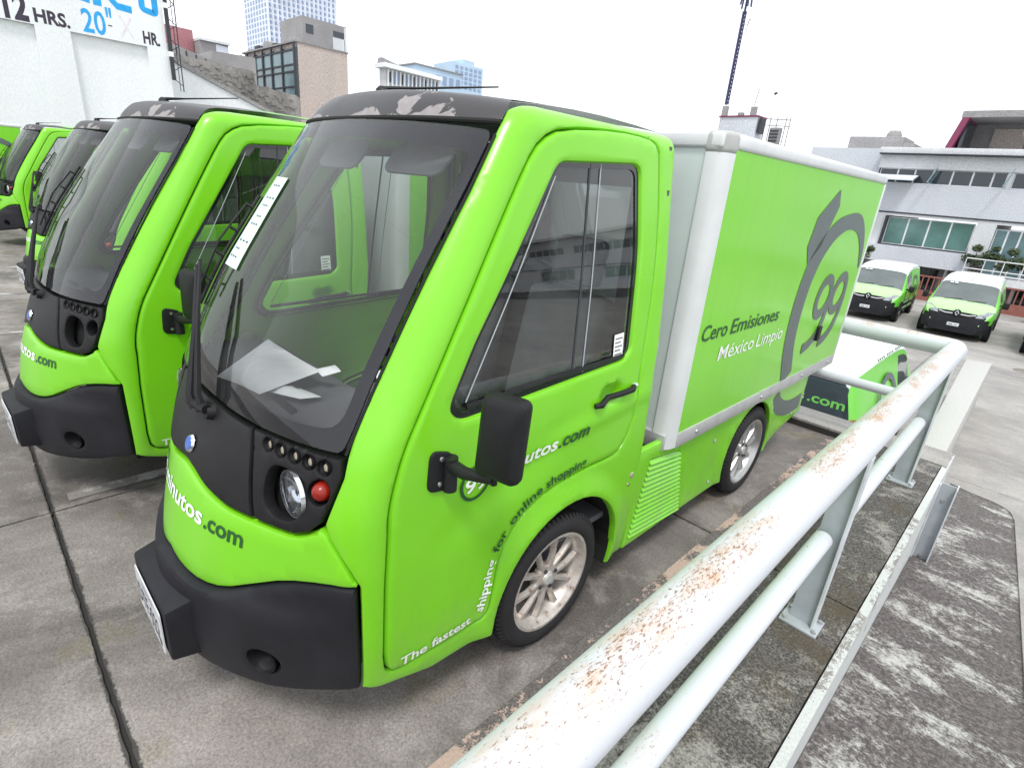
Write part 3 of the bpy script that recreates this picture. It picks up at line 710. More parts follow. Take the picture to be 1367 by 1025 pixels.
    text_mesh('plate_text','TRANSPORTE',plane_map((-.07,-1.2250,.449),(1,0,0),(0,0,1)),'ink',pp,width=.14,height=.014)
    text_mesh('plate_text','CDMX',plane_map((-.035,-1.2250,.328),(1,0,0),(0,0,1)),'ink',pp,width=.07,height=.012)
    MB().lathe([(0,0),(.010,0)],(.118,-1.2252,.345),(0,-1,0),12).build('plate_seal','txt_dark',pp)
    # dark middle panel and lamp pods
    cen=[(-.43,1.088),(.43,1.088),(.485,.97),(.537,.852),(.388,.850),(.224,.866),(.10,.886),(0,.893),(-.10,.886),(-.224,.866),(-.388,.850),(-.537,.852),(-.485,.97)]
    cp=patch('nose_panel',inset(cen,.003),front,'black',van,step=.03,er=.008,thick=.02,off=.006)
    patch('nose_backing',[(-.88,1.10),(.88,1.10),(.87,.96),(.82,.87),(.5,.83),(0,.86),(-.5,.83),(-.82,.87),(-.87,.96)],front,'shadow_gap',van,step=.05,er=0,thick=0,off=-.055)
    bd=np.array(front(np.array(.058),np.array(.946)))
    bnx=MB().lathe([(0,.004),(.024,.003),(.028,-.004)],(0.012,-1.046,.948),(0,-.93,.36),24); bg_=bnx.build('badge','chrome',cp,smooth=True)
    MB().lathe([(0,.0065),(.021,.005),(.0225,.003)],(0.012,-1.046,.948),(0,-.93,.36),24).build('badge_field','blue_badge',bg_,smooth=True)
    for sg in (1,-1):
        pod=[(.447,1.088),(.875,1.088),(.888,1.04),(.868,.965),(.842,.905),(.80,.872),(.737,.852),(.635,.852),(.553,.853),(.50,.97)]
        pod=[(sg*x,z) for x,z in pod]
        if sg<0: pod=pod[::-1]
        hs=[(.545,1.064),(.613,1.062),(.681,1.060),(.748,1.057),(.815,1.054)]
        holes=[circle(sg*x,z,.030,.019,14) for x,z in hs]+[[(sg*a_,b_) for a_,b_ in chaikin([(.575,1.015),(.66,1.025),(.74,1.00),(.765,.945),(.745,.895),(.69,.880),(.62,.885),(.575,.93)],2)]]+[circle(sg*.815,.987,.044,.034,16)]
        pd=patch('lamp_pod',inset(pod,.002),front,'black',van,holes,step=.022,er=.007,thick=.03,off=.006,flip=False)
        for x,z in hs:
            c=np.array(front(np.array(sg*x),np.array(z))); ax=(0,-1,.1)
            MB().lathe([(0,-.030),(.017,-.026),(.022,.003)],c,ax,16).build('lamp_cup','black',pd,smooth=True)
            MB().lathe([(0,.001),(.009,-.001),(.0135,-.008),(.0145,-.03)],c+np.array([sg*.001,0,0]),ax,14).build('small_lamp','lamp_lens',pd,smooth=True)
        c=np.array(front(np.array(sg*.672),np.array(.955)))
        MB().lathe([(0,-.09),(.06,-.08),(.076,-.02),(.082,.0)],c+np.array([-sg*.01,.03,0]),(0,-1,.05),28).build('lamp_bowl','black',pd,smooth=True)
        hl=MB().lathe([(0,-.045),(.030,-.038),(.056,-.012),(.060,.0),(.066,.002),(.067,-.01)],c+np.array([sg*.012,.012,0]),(0,-1,.04),32).build('headlamp','reflector',pd,smooth=40)
        MB().lathe([(0,.012),(.035,.008),(.062,.0)],c+np.array([sg*.012,.010,0]),(0,-1,.04),32).build('lamp_lens','lamp_glass',hl,smooth=True)
        MB().lathe([(0,-.012),(.011,-.015),(.014,-.04)],c+np.array([sg*.012,.012,0]),(0,-1,.04),12).build('bulb','chrome',hl,smooth=True)
        c=np.array(front(np.array(sg*.815),np.array(.987)))
        MB().lathe([(0,.018),(.012,.016),(.021,.008),(.026,-.004),(.027,-.03)],c,(sg*.30,-.95,.0),20).build('indicator','red_lens',pd,smooth=True)
    # windscreen
    ws=[(0,1.104),(.43,1.102),(.80,1.100),(.872,1.100),(.885,1.18),(.888,1.30),(.895,1.55),(.915,1.75),(.925,1.905),(.80,1.912),(.5,1.920),(0,1.926)]
    wsp=[(x,z) for x,z in ws[1:-1]]; wfull=[(x,z) for x,z in ws[:-1]]+[(0,1.926)]+[(-x,z) for x,z in reversed(ws[1:-1])]
    wfull=round_poly(wfull,.03)
    inner=round_poly([(x,z) for x,z in [(.30,1.145),(.70,1.145),(.835,1.155),(.838,1.30),(.85,1.55),(.868,1.75),(.88,1.855),(.5,1.872),(0,1.880),(-.5,1.872),(-.88,1.855),(-.868,1.75),(-.85,1.55),(-.838,1.30),(-.835,1.155),(-.70,1.145),(-.30,1.145),(0,1.145)]],.08)
    w=patch('windshield',wfull,front,'windshield',van,step=.03,er=0,thick=0,off=.006)
    patch('windshield_border',inset(wfull,.001),front,'frit',w,[inner],step=.03,er=0,thick=0,off=-.004)
    for x0,x1,t in ((0,0,0),):
        pts=[tuple(front(np.array(.93*sg_),np.array(v_))) for sg_ in (1,) for v_ in np.linspace(1.10,1.90,12)]
    for sg in (1,-1):
        pts=[np.array(front(np.array(sg*(u_)),np.array(v_)))+np.array([sg*.002,-.003,0]) for u_,v_ in ((.883,1.10),(.900,1.30),(.910,1.55),(.930,1.75),(.938,1.90))]
        MB().tube(pts,.004,6).build('windshield_seal','shadow_gap',van)
    pts=[np.array(front(np.array(u_),np.array(1.932)))+np.array([0,-.002,0]) for u_ in np.linspace(-.94,.94,24)]
    MB().tube(pts,.008,8).build('windshield_seal','shadow_gap',van)
    # roof: black skin over the front and middle
    rf=[]
    nu=41; vs=[]; fs=[]
    rows=[1.935,1.95,1.965,1.98,1.995,2.01,2.03,2.055,2.085]
    for v_ in rows:
        for u_ in np.linspace(-.945,.945,nu): vs.append(np.array(front(np.array(u_),np.array(v_)))+np.array([0,-.002,.004]))
    nr_=len(rows)
    last=vs[-nu:]
    for j,(t) in enumerate((.12,.36,.55,.8,1.0)):
        for k in range(nu):
            p=last[k]; yt=.505; xx=p[0]*(1.0)
            hw=.535; xx=p[0]*(1-t)+(-hw+2*hw*k/(nu-1))*t
            vs.append(np.array([xx,p[1]*(1-t)+yt*t,p[2]*(1-t)+(1.995+.018*(1-(xx/hw)**2))*t+.012*math.sin(PI*t)]))
    nr_+=5
    for i in range(nr_-1):
        for k in range(nu-1): fs.append((i*nu+k,i*nu+k+1,(i+1)*nu+k+1,(i+1)*nu+k))
    for i_v in range(len(vs)):
        row=i_v//nu; vs[i_v]=vs[i_v]+np.array([0,0,.030*max(0,1-(vs[i_v][0]/.56)**2)*min(1,row/5.0)])
    cut=(nr_-4)*(nu-1)
    MB().add(vs,fs[:cut]).build('roof','roof_black',van,smooth=True)
    MB().add([v+np.array([0,0,-.0005]) for v in vs],fs[cut:]).build('roof_rear','green',van,smooth=True)
    # aerial lying back along the roof
    ab=MB().lathe([(0,.034),(.014,.032),(.024,.022),(.030,.0),(.030,-.02)],(-.17,-.24,2.034),(0,0,1),16).build('antenna_base','black',van,smooth=True)
    MB().tube([(-.165,-.23,2.060),(-.07,-.16,2.068),(.13,.05,2.096)],[.009,.0045,.0028],8).build('antenna_rod','black',ab,smooth=True)
    # side marker lamp and small flap
    MB().lathe([(0,.008),(.012,.006),(.016,0)],(.689,.475,.62),(1,0,0),14).build('side_marker','lamp_lens',van,smooth=True)
    MB().lathe([(0,.004),(.009,.003),(.010,0)],(.689,.462,.575),(1,0,0),12).build('charge_lock','steel',van,smooth=True)
    # ---- wipers
    wb=MB().tube([(.02,-.975,1.055),(.02,-1.015,1.065)],.016,12)
    wb.tube([(.02,-1.015,1.065),(.005,-1.02,1.10),(-.11,-.958,1.27),(-.275,-.885,1.44)],[.020,.018,.011,.007],6)
    wb.tube([(.065,-1.01,1.07),(.05,-1.015,1.12),(-.085,-.955,1.30),(-.255,-.88,1.46)],[.012,.011,.008,.006],6); wb.tube([(-.01,-1.02,1.082),(.085,-1.005,1.078)],[.018,.016],8); wb.lathe([(0,.02),(.020,.018),(.024,.0),(.028,-.03)],(.075,-.99,1.062),(0,-1,.2),12)
    wa=wb.build('wiper_arm','black',van,smooth=40)
    bl=MB(); pts=[np.array(front(np.array(-.44),np.array(1.30+.36*t)))+np.array([0,-.022,.008]) for t in np.linspace(0,1,10)]
    bl.tube(pts,.006,6); bl.tube([p+np.array([0,.012,-.004]) for p in pts],.003,4)
    for k in (2,4,6,8): bl.tube([pts[k]+np.array([.012,0,0]),pts[k]+np.array([-.008,-.018,.012])],.005,5)
    bl.tube([pts[1]+np.array([0,-.02,.01]),pts[5]+np.array([0,-.032,.016]),pts[8]+np.array([0,-.02,.01])],.004,6)
    bl.build('wiper_blade','black',wa)
    # ---- inside
    fl=MB().box(-.64,.64,-.80,.50,.42,.45); fl.build('cab_floor','dash',van)
    d=MB(); prof=[(-.93,1.06),(-.80,1.075),(-.62,1.07),(-.50,1.02),(-.46,.92),(-.52,.62),(-.86,.60)]
    nx=17; vs=[]; 
    for i,x in enumerate(np.linspace(-.60,.60,nx)):
        for (y_,z_) in prof:
            pull=.12*(abs(x)/.6)**2.4 if y_<-.75 else 0
            hump=.05*math.exp(-((x-.28)/.16)**2) if -.7<y_<-.45 and z_>1 else 0
            vs.append((x,y_+pull,z_+hump))
    k=len(prof); d.add(vs,[(i*k+j,(i+1)*k+j,(i+1)*k+j+1,i*k+j+1) for i in range(nx-1) for j in range(k-1)])
    dsh=d.build('dashboard','dash',van,smooth=35)
    MB().box(-.14,-.02,-.84,-.82,1.072,1.085).build('air_vent','black',dsh)
    MB().box(.10,.24,-.82,-.80,1.072,1.085).build('air_vent','black',dsh)
    sw=MB(); c=Vector((.28,-.36,1.12)); ax=Vector((0,.80,.60)); u=Vector((1,0,0)); w_=ax.cross(u)
    sw.tube([c+(u*math.cos(t)+w_*math.sin(t))*.185 for t in np.linspace(0,2*PI,33)],.014,8,False)
    for t in (.5*PI+PI,.15,PI-.15): sw.tube([c-ax*.02,c+(u*math.cos(t)+w_*math.sin(t))*.18],.013,6)
    sw.lathe([(0,.01),(.05,.0),(.055,-.04)],c-ax*.02,ax,16); sw.tube([c-ax*.03,c-ax*.26],.03,8)
    sw.build('steering_wheel','black',van,smooth=50)
    for x in (.30,-.30):
        s=MB().box(x-.21,x+.21,-.18,.28,.66,.80).build('seat','grey_fabric',van,bevel=.05,seg=4)
        b_=MB().extr([(.20,.76),(.34,.76),(.46,1.36),(.34,1.38)],0,x-.21,x+.21).build('seat_back','grey_fabric',s,bevel=.04,seg=4)
        MB().extr([(.36,1.40),(.45,1.39),(.49,1.58),(.40,1.60)],0,x-.12,x+.12).build('headrest','grey_fabric',s,bevel=.035,seg=4)
    # rear bulkhead of the cab with its window
    bk=MB().box(-.62,.62,.490,.505,.45,1.28).box(-.60,.60,.490,.505,1.80,1.95).box(-.62,-.46,.490,.505,1.28,1.80).box(.46,.62,.490,.505,1.28,1.80).build('bulkhead','dash',van)
    MB().box(-.46,.46,.494,.498,1.28,1.80).build('rear_glass','side_glass',van)
    MB().box(-.52,.52,-.30,.48,1.955,1.965).build('headliner','grey_fabric',van)
    for x0,x1 in ((.09,.40),(-.36,-.08)):        # sun visors
        vz=MB().extr(round_poly([(x0,-.12),(x1,-.12),(x1,.0),(x0,.0)],.05),1,-.004,.004).build('sun_visor','grey_fabric',van)
        vz.location=(0,-.335,1.875); vz.rotation_euler=(R(-38),0,0)
    # ---- lower body behind the cab
    for sg in (1,-1):
        ar=[(WB+.335*math.cos(t),.29+.335*math.sin(t)) for t in np.linspace(-.30,PI+.33,18)]
        outline=[(.545,.18),(.545,.70),(2.86,.66),(2.86,.33),(2.46,.275)]+[p for p in ar if True][0:]+[(1.45,.18)]
        vent=[(.665,.625),(.955,.585),(1.075,.185),(.575,.225)]
        flat=lambda y,z: np.stack([sg*(.672+.012*np.exp(-((np.hypot(y-WB,z-.29)-.34)/.04)**2)),y,z],-1)
        rp=patch('rear_skirt',outline,flat,'green',van,[vent],step=.06,er=.008,thick=.02,flip=sg<0)
        patch('vent_recess',inset(vent,-.01),flat,'shadow_gap',rp,step=.2,er=0,thick=0,off=-.02,flip=sg<0)
        v=[np.array(p) for p in vent]; n=15
        for k in range(n):
            t0=(k+.16)/n; t1=(k+.80)/n
            a0=v[3]+(v[0]-v[3])*t0; b0=v[2]+(v[1]-v[2])*t0; a1=v[3]+(v[0]-v[3])*t1; b1=v[2]+(v[1]-v[2])*t1
            X=sg*.668
            MB().add([(X+sg*.012,a0[0],a0[1]),(X+sg*.012,b0[0],b0[1]),(X-sg*.006,b1[0],b1[1]),(X-sg*.006,a1[0],a1[1]),
                      (X-sg*.012,a0[0],a0[1]-.004),(X-sg*.012,b0[0],b0[1]-.004),(X-sg*.018,b1[0],b1[1]),(X-sg*.018,a1[0],a1[1])],
                     [(0,1,2,3),(0,4,5,1),(3,2,6,7),(0,3,7,4),(1,5,6,2)]).build('vent_slat','green',rp)
        for (y_,z_) in ((1.36,.52),(1.40,.24),(2.66,.36)): MB().lathe([(0,.004),(.010,.003),(.012,0)],(sg*.675,y_,z_),(sg,0,0),10).build('rivet','cap_grey',rp)
    MB().box(-.50,.50,-.80,2.80,.24,.60).box(-.62,.62,.55,1.45,.22,.62).box(-.62,.62,2.50,2.80,.36,.62).build('chassis','shadow_gap',van)
    MB().box(-.655,.655,2.845,2.862,.33,.66).build('rear_apron','bumper',van)
    # ---- cargo box
    bf,br,zb,zt,hw=.736,3.276,.648,2.027,.700
    box=MB().box(-hw+.03,hw-.03,bf+.03,br-.02,zb+.02,zt-.02).build('cargo_body','box_white',van)
    MB().box(-hw+.09,hw-.09,bf+.012,bf+.03,zb+.03,zt-.05).build('front_panel','box_white',box)
    for sg in (1,-1):
        # curved front post
        prof=[(sg*(hw-.085),bf),(sg*(hw-.045),bf+.006),(sg*(hw-.018),bf+.022),(sg*(hw-.004),bf+.050),(sg*hw,bf+.088),(sg*(hw-.012),bf+.088),(sg*(hw-.04),bf+.045),(sg*(hw-.085),bf+.012)]
        MB().prism(prof if sg>0 else prof[::-1],zb+.004,zt-.070).build('corner_post','alu_white',box,smooth=35)
        prof2=[(sg*(hw-.095),bf-.006),(sg*(hw-.045),bf+.001),(sg*(hw-.014),bf+.018),(sg*(hw+.002),bf+.050),(sg*(hw+.006),bf+.100),(sg*(hw-.095),bf+.100)]
        MB().prism(prof2 if sg>0 else prof2[::-1],zt-.072,zt+.008).build('corner_cap','cap_grey',box,bevel=.018,seg=3)
        MB().box(*sorted((sg*(hw-.02),sg*(hw+.004))),bf+.088,br-.03,zb,zb+.078).build('bottom_rail','alu',box,bevel=.003)
        MB().box(*sorted((sg*(hw-.045),sg*(hw+.006))),bf+.101,br-.002,zt-.055,zt+.004).build('top_rail','alu_white',box,bevel=.016,seg=3)
        MB().box(*sorted((sg*(hw-.03),sg*(hw+.003))),br-.032,br,zb,zt-.056).build('rear_post','alu_white',box,bevel=.003)
        MB().box(*sorted((sg*(hw-.02),sg*(hw-.002))),bf+.088,br-.032,zb+.078,zt-.055).build('side_panel','panel_green',box)
        for y_ in (1.02,1.84,2.55,3.12): MB().lathe([(0,.007),(.009,.006),(.011,0)],(sg*(hw+.004),y_,zb+.038),(sg,0,0),10).build('bolt','steel',box)
        X=sg*(hw+.0006); pl_=lambda y,z,X=X: (X,y,z)
        if sg>0:
            for s_,y_,z_,w_t,m_t,b_t in (('Cero',.865,1.172,.262,'txt_dark',.010),('Emisiones',1.168,1.171,.622,'txt_dark',.010),('México',1.085,1.045,.425,'txt_white',.004),('Limpio',1.548,1.044,.382,'txt_white',.004)):
                text_mesh('box_text',s_,plane_map((X,y_,z_),(0,1,0),(0,-.004,1)),m_t,box,width=w_t,height=.078,italic=.08,bold=b_t)
        cy,cz,rr=2.86,1.02,.735
        ctl=[(2.225,.728),(2.095,.99),(2.085,1.27),(2.16,1.49),(2.38,1.655),(2.62,1.715),(2.83,1.72),(2.98,1.675),(3.13,1.555),(3.205,1.40)]
        wt_=[.165,.17,.19,.19,.135,.10,.11,.10,.075,.025]
        arc=chaikin(ctl,2,False); ws_=list(np.interp([i/(len(arc)-1)*9 for i in range(len(arc))],range(10),wt_))
        band('logo_ring',arc,ws_,pl_,'logo_grey',box)
        hand=[(2.295,1.895),(2.355,1.80),(2.20,1.57),(2.045,1.47),(1.97,1.57),(2.02,1.735)]
        MB().add([pl_(a_,b_) if True else 0 for a_,b_ in hand],[tuple(range(6))]).build('logo_hand','logo_grey',box)
        for i,dy in enumerate((0,.325)):
            X2=sg*(hw+.0012); pl2=lambda y,z: (X2,y,z)
            bowl=[(2.555+dy+.128*math.cos(t)+.02*math.sin(t),1.235+.118*math.sin(t)) for t in np.linspace(0,2*PI,25)[:-1]]
            band('logo_digit',bowl,.068,pl2,'logo_grey',box,closed=True)
            tail=[(2.685+dy,1.27),(2.700+dy,1.18),(2.675+dy,1.06),(2.60+dy,.965),(2.50+dy,.915),(2.385+dy,.900)]
            tail=chaikin(tail,2,False); band('logo_digit',tail,[.068]*(len(tail)-4)+[.068,.07,.075,.07],lambda y,z: (X2+sg*.0004,y,z),'logo_grey',box)
        lt=MB().box(*sorted((X,X+sg*.02)),2.60,2.66,.93,1.03).build('side_latch','black',box,bevel=.004)
        low_=[(2.22,.60),(2.28,.52),(2.42,.455),(2.60,.425),(2.80,.435)]
        low_=chaikin(low_,2,False); band('logo_ring',low_,.115,lambda y,z: (sg*.6735,y,z),'logo_grey',van)
    MB().box(-hw+.045,hw-.045,bf+.01,br-.01,zt-.02,zt+.002).build('box_roof','white_paint',box)
    MB().box(-hw+.02,hw-.02,bf-.002,bf+.02,zt-.055,zt+.003).build('top_rail','alu_white',box,bevel=.014,seg=3)
    MB().box(-hw+.02,hw-.02,bf+.0,bf+.02,zb,zb+.08).build('bottom_rail','alu',box,bevel=.003)
    for x0,x1 in ((-.665,-.004),(.004,.665)):
        rd=MB().box(x0,x1,br-.02,br-.002,zb+.03,zt-.06).build('rear_door','green',box)
        MB().tube([(x0*.5+x1*.5,br+.015,zb+.06),(x0*.5+x1*.5,br+.015,zt-.10)],.012,8).build('lock_bar','steel',rd)
    # ---- lettering
    pl=side_place(1); P3=lambda y,z,o=.003: pl(y,z,o+.006)
    for sg in (1,-1):
        pls=side_place(sg)
        ring=circle(-.462,.925,.056,.056,28)
        band('badge_ring',ring,.011,lambda y,z: tuple(pls(np.array(y),np.array(z),.0075)),'txt_dark',van,closed=True)
    text_mesh('door_badge','99',lambda u,w: P3(-.505+u,.900+w),'txt_white',van,width=.086,height=.048,bold=.02)
    text_mesh('door_text','minutos',lambda u,w: P3(-.385+u,.906+.06*u+w),'txt_white',van,width=.300,height=.052,italic=.1,bold=.02)
    text_mesh('door_text','.com',lambda u,w: P3(-.078+u,.924+.06*u+w),'txt_dark',van,width=.165,height=.055,italic=.1,bold=.02)
    path=chaikin([(-.725,.372),(-.56,.366),(-.46,.362),(-.405,.375),(-.386,.42),(-.374,.50),(-.350,.60),(-.295,.69),(-.20,.755),(-.09,.790),(.20,.805)],2,False)
    pf=lambda y,z,o: P3(y,z)
    for s,s0,wd,mt in (('The fastest',.0,.285,'txt_white'),('shipping',.335,.205,'txt_white'),('for',.565,.075,'txt_dark'),('online',.665,.165,'txt_dark'),('shopping',.85,.225,'txt_dark')):
        text_mesh('slogan_text',s,bend(path,s0,pf),mt,van,width=wd,height=.036,bold=.018)
    fp=lambda x,z,o=.0062: front(x/np.interp(z,ZX,XS),z)+np.array([0,-o,o*.4])
    bx=lambda x: x
    text_mesh('hood_text','minutos',lambda u,w: fp(-.165+u,.742+w+.015*np.cos((-.165+u)*4)),'txt_white',van,width=.345,height=.055,bold=.02)
    text_mesh('hood_text','.com',lambda u,w: fp(.190+u,.740+w+.012),'txt_dark',van,width=.165,height=.055,bold=.02)
    band('badge_ring',circle(-.225,.780,.048,.044,28),.010,lambda x,z: tuple(fp(np.array(x),np.array(z))),'txt_dark',van,closed=True)
    text_mesh('hood_badge','99',lambda u,w: fp(-.258+u,.760+w),'txt_white',van,width=.066,height=.04,bold=.02)
    for sg in (1,-1):
        wheel(van,sg*.61,0,sg); wheel(van,sg*.61,WB,sg,rim='rim_clean')
    return van
# ================================================================== the setting
def setting(o, kind='structure'): o['kind'] = kind; return o
ground = setting(MB().add([(-400,-200,-1.72),(400,-200,-1.72),(400,500,-1.72),(-400,500,-1.72)],[(0,1,2,3)]).build('ground','lot'))
# --- upper parking deck: concrete slabs with dirty joints
deck = setting(MB().box(-20.0,1.10,-12.0,3.86,-.35,-.012).build('parking_deck','joint'))
def slab(x0,x1,y0,y1,top,th,mat,parent,jag=.006,wide=None,name='slab'):
    g=.005
    def edge(a,b,w):
        out=[]; n=max(2,int((Vector(b)-Vector(a)).length/.035)); d=(Vector(b)-Vector(a)).normalized(); nn=Vector((-d.y,d.x))
        for i in range(n):
            t=i/n; p=Vector(a)+(Vector(b)-Vector(a))*t+(nn*(w+random.uniform(0,1)*w*.7) if i else nn*w); out.append((p.x,p.y))
        return out
    ww=[g]*4
    if wide:
        for k,v in wide.items(): ww[k]=v
    c=[(x0,y0),(x1,y0),(x1,y1),(x0,y1)]; poly=[]
    for k in range(4): poly+=edge(c[k],c[(k+1)%4],ww[k])
    return MB().prism(poly,top-th,top).build(name,mat,parent)
XL=[1.10-2.62*k for k in range(9)]; YL=[-9.34,-6.68,-4.02,-1.36,1.30,3.86]
for i in range(8):
    for j in range(5):
        wd={}
        if YL[j+1]==-1.36: wd[2]=.006
        if YL[j]==-1.36: wd[0]=.006
        slab(XL[i+1],XL[i],YL[j],YL[j+1],0,.03,'deck',deck,wide=wd)
# thin layer of flaking pink paint between deck and ledge
strip=setting(MB().add([(.80,-6,.004),(1.12,-6,.004),(1.12,3.45,.004),(.80,3.45,.004)],[(0,1,2,3)]).build('painted_strip','pink'))
M['worn_line']=lichen('worn_white_line',(.16,.15,.14),(.52,.52,.50),.4,.7,3.0,(1,1,1),0,(.50,.54))
for i,(x0,y0,y1) in enumerate(((-1.68,-1.28,3.2),(-3.47,-1.55,3.2),(-5.3,-1.5,3.2),(-7.2,-1.5,3.2),(-9.1,-1.5,3.2))):
    setting(MB().add([(x0,y0,.004),(x0+.09,y0,.004),(x0+.09,y1,.004),(x0,y1,.004)],[(0,1,2,3)]).build('bay_line','worn_line'))
# --- ledge along the right edge and across the back
ledge=tag(MB().box(1.13,1.565,-6,3.44,-.30,.045).box(-20,1.60,3.44,3.80,-.30,.048).build('concrete_ledge','joint'),
          'low rough concrete ledge with a white painted outer edge carrying the tube railing','ledge')
for (y0,y1) in ((-6,-3.4),(-3.4,-.9),(-.9,1.18),(1.18,3.44)):
    slab(1.135,1.567,y0,y1,.062,.05,'ledge',ledge,name='ledge_block')
for k in range(8): slab(1.60-2.7*(k+1),1.60-2.7*k,3.445,3.80,.066,.05,'old_wall' if k else 'lot',ledge,name='ledge_block')
# rounded nib of grout where the ledge meets the deck
nib=MB(); ys=np.linspace(-6,3.44,90)
nib.tube([(1.122+random.uniform(-.006,.006),y_,.030+random.uniform(-.006,.010)) for y_ in ys],[random.uniform(.022,.034) for _ in ys],7); nib.build('grout_ridge','ledge',ledge,smooth=True)
M['white_edge']=lichen('chipped_white_paint',(.13,.12,.115),(.60,.62,.61),.35,.55,2.2,(1,.6,1),0,(.43,.455))
def rampz(y): return -.29-.135*(y-.99)
wf=MB().add([(1.567,-6,.060),(1.603,-6,.055),(1.603,3.82,.055),(1.567,3.82,.060),(1.567,-6,-.9),(1.603,-6,-1.2),(1.603,3.82,-1.75),(1.567,3.82,-1.75)],[(0,1,2,3),(1,5,6,2),(2,6,7,3),(0,4,5,1)])
wf.build('ledge_face','white_edge',ledge)
MB().box(-20,1.60,3.802,3.86,-1.75,.03).build('ledge_face','white_edge',ledge)
# --- ramp slab going down beside the ledge
def arcp(cx,cy,r,a0,a1,n=8): return [(cx+r*math.cos(R(a0+(a1-a0)*k/n)),cy+r*math.sin(R(a0+(a1-a0)*k/n))) for k in range(n+1)]
rp=[(1.605,-6),(2.50,-6)]+[(2.23,3.0),(2.16,5.2)]+arcp(1.80,5.35,.34,0,90)+[(1.605,5.80)]
n=len(rp); ramp_=MB().add([(x,y,rampz(y)) for x,y in rp]+[(x,y,-1.8) for x,y in rp],[tuple(range(n))]+[(i,(i+1)%n,n+(i+1)%n,n+i) for i in range(n)]).build('ramp','ramp'); setting(ramp_)
kl=[p for p in rp[1:]]; kb=MB(); 
o_=[(x+.085,y) for x,y in rp[1:4]]+arcp(1.80,5.35,.425,0,90)+[(1.605,5.885)]
i_=rp[1:]
vs=[(x,y,rampz(y)+.012) for x,y in i_]+[(x,y,rampz(y)+.012) for x,y in o_]+[(x,y,-1.8) for x,y in o_]+[(x,y,rampz(y)-.02) for x,y in i_]
k=len(i_); kb.add(vs,[(j,j+1,k+j+1,k+j) for j in range(k-1)]+[(k+j,k+j+1,2*k+j+1,2*k+j) for j in range(k-1)]+[(3*k+j,3*k+j+1,j+1,j) for j in range(k-1)])
setting(kb.build('ramp_kerb','lot'))
# --- lower lot slabs
lot=setting(MB().box(-12,16,3.9,29,-1.76,-1.715).build('lower_lot','joint'))
for i in range(7):
    for j in range(6): slab(-12+4*i,-8+4*i,4.0+4.1*j,8.1+4.1*j,-1.70,.03,'lot',lot)
pud=tag(MB().prism(circle(2.75,17.2,1.1,.55,22),-1.699,-1.695).build('repair_patch','deck'),'dark round patch of repaired concrete on the lower lot','patch')
# --- low white parapet beyond the corner
par=tag(MB().prism([(1.45,6.25),(1.36,12.5),(.97,12.35),(1.20,6.20)],-1.72,-.80).build('parapet','white_edge',bevel=.01),'pale low parapet block running down the lower lot beyond the railing corner','parapet')
M['parapet_top']=lichen('worn_parapet_top',(.24,.23,.21),(.47,.47,.45),.3,.5,1.0,(1,.6,1),0,(.30,.42))
par.data.materials.clear(); par.data.materials.append(M['parapet_top'])

# ================================================================== railing
rail=empty('railing',(1.42,3.42,.06)); tag(rail,'white tube railing with rust speckles and a mid rail, in the foreground','railing')
def rloc(pts): return [(x-1.42,y-3.42,z-.06) for x,y,z in pts]
cr_=[(1.388,-5.5,.932),(1.388,-2,.932),(1.390,0,.932),(1.395,2,.932),(1.40,3.34,.932),(1.392,3.385,.932),(1.37,3.41,.932),(1.32,3.42,.932),(0,3.42,.932),(-6,3.42,.932)]
MB().tube(rloc(cr_),[.070,.070,.070,.068,.065,.065,.065,.065,.062,.062],32).build('top_rail','rail_top',rail,smooth=50)
for a,b in (((1.39,-5.5,.51),(1.39,-1.0,.51)),((1.39,-1.0,.51),(1.39,.86,.51)),((1.39,.90,.51),(1.39,2.85,.51)),((1.39,2.90,.51),(1.39,3.40,.51)),((1.40,3.42,.51),(-6,3.42,.51))):
    a=list(a);b=list(b)
    MB().tube(rloc([a,b]),.038,20).build('mid_rail','rail_mid',rail,smooth=50)
def post(x,y,parent):
    p=MB()
    # flat steel post seen broadside, flanged on its outer edge, leaning in slightly at the foot
    p.add([(x-.050,y-.006,.075),(x+.045,y-.006,.075),(x+.045,y+.006,.075),(x-.050,y+.006,.075),(x-.038,y-.006,.905),(x+.045,y-.006,.905),(x+.045,y+.006,.905),(x-.038,y+.006,.905)],
          [(0,3,2,1),(4,5,6,7),(0,1,5,4),(1,2,6,5),(2,3,7,6),(3,0,4,7)])
    o=p.build('post','post_grey',parent)
    f=MB().box(x+.0455,x+.054,y-.03,y+.03,.075,.905).build('post_flange','post_white',o)
    b=MB().box(x-.075,x+.080,y-.065,y+.065,.063,.074).build('base_plate','post_grey',o,bevel=.002)
    for dx in (-.058,.064):
        for dy in (-.045,.045): MB().lathe([(0,.012),(.009,.011),(.011,.006),(.011,0)],(x+dx,y+dy,.074),(0,0,1),6).build('anchor_bolt','steel',b)
    for q in (o,): q.location=(-1.42,-3.42,-.06)
for y in (-3.2,-1.15,.90,2.88): post(1.405,y,rail)
for x in (-1.6,-3.8): post(x,3.42,rail)
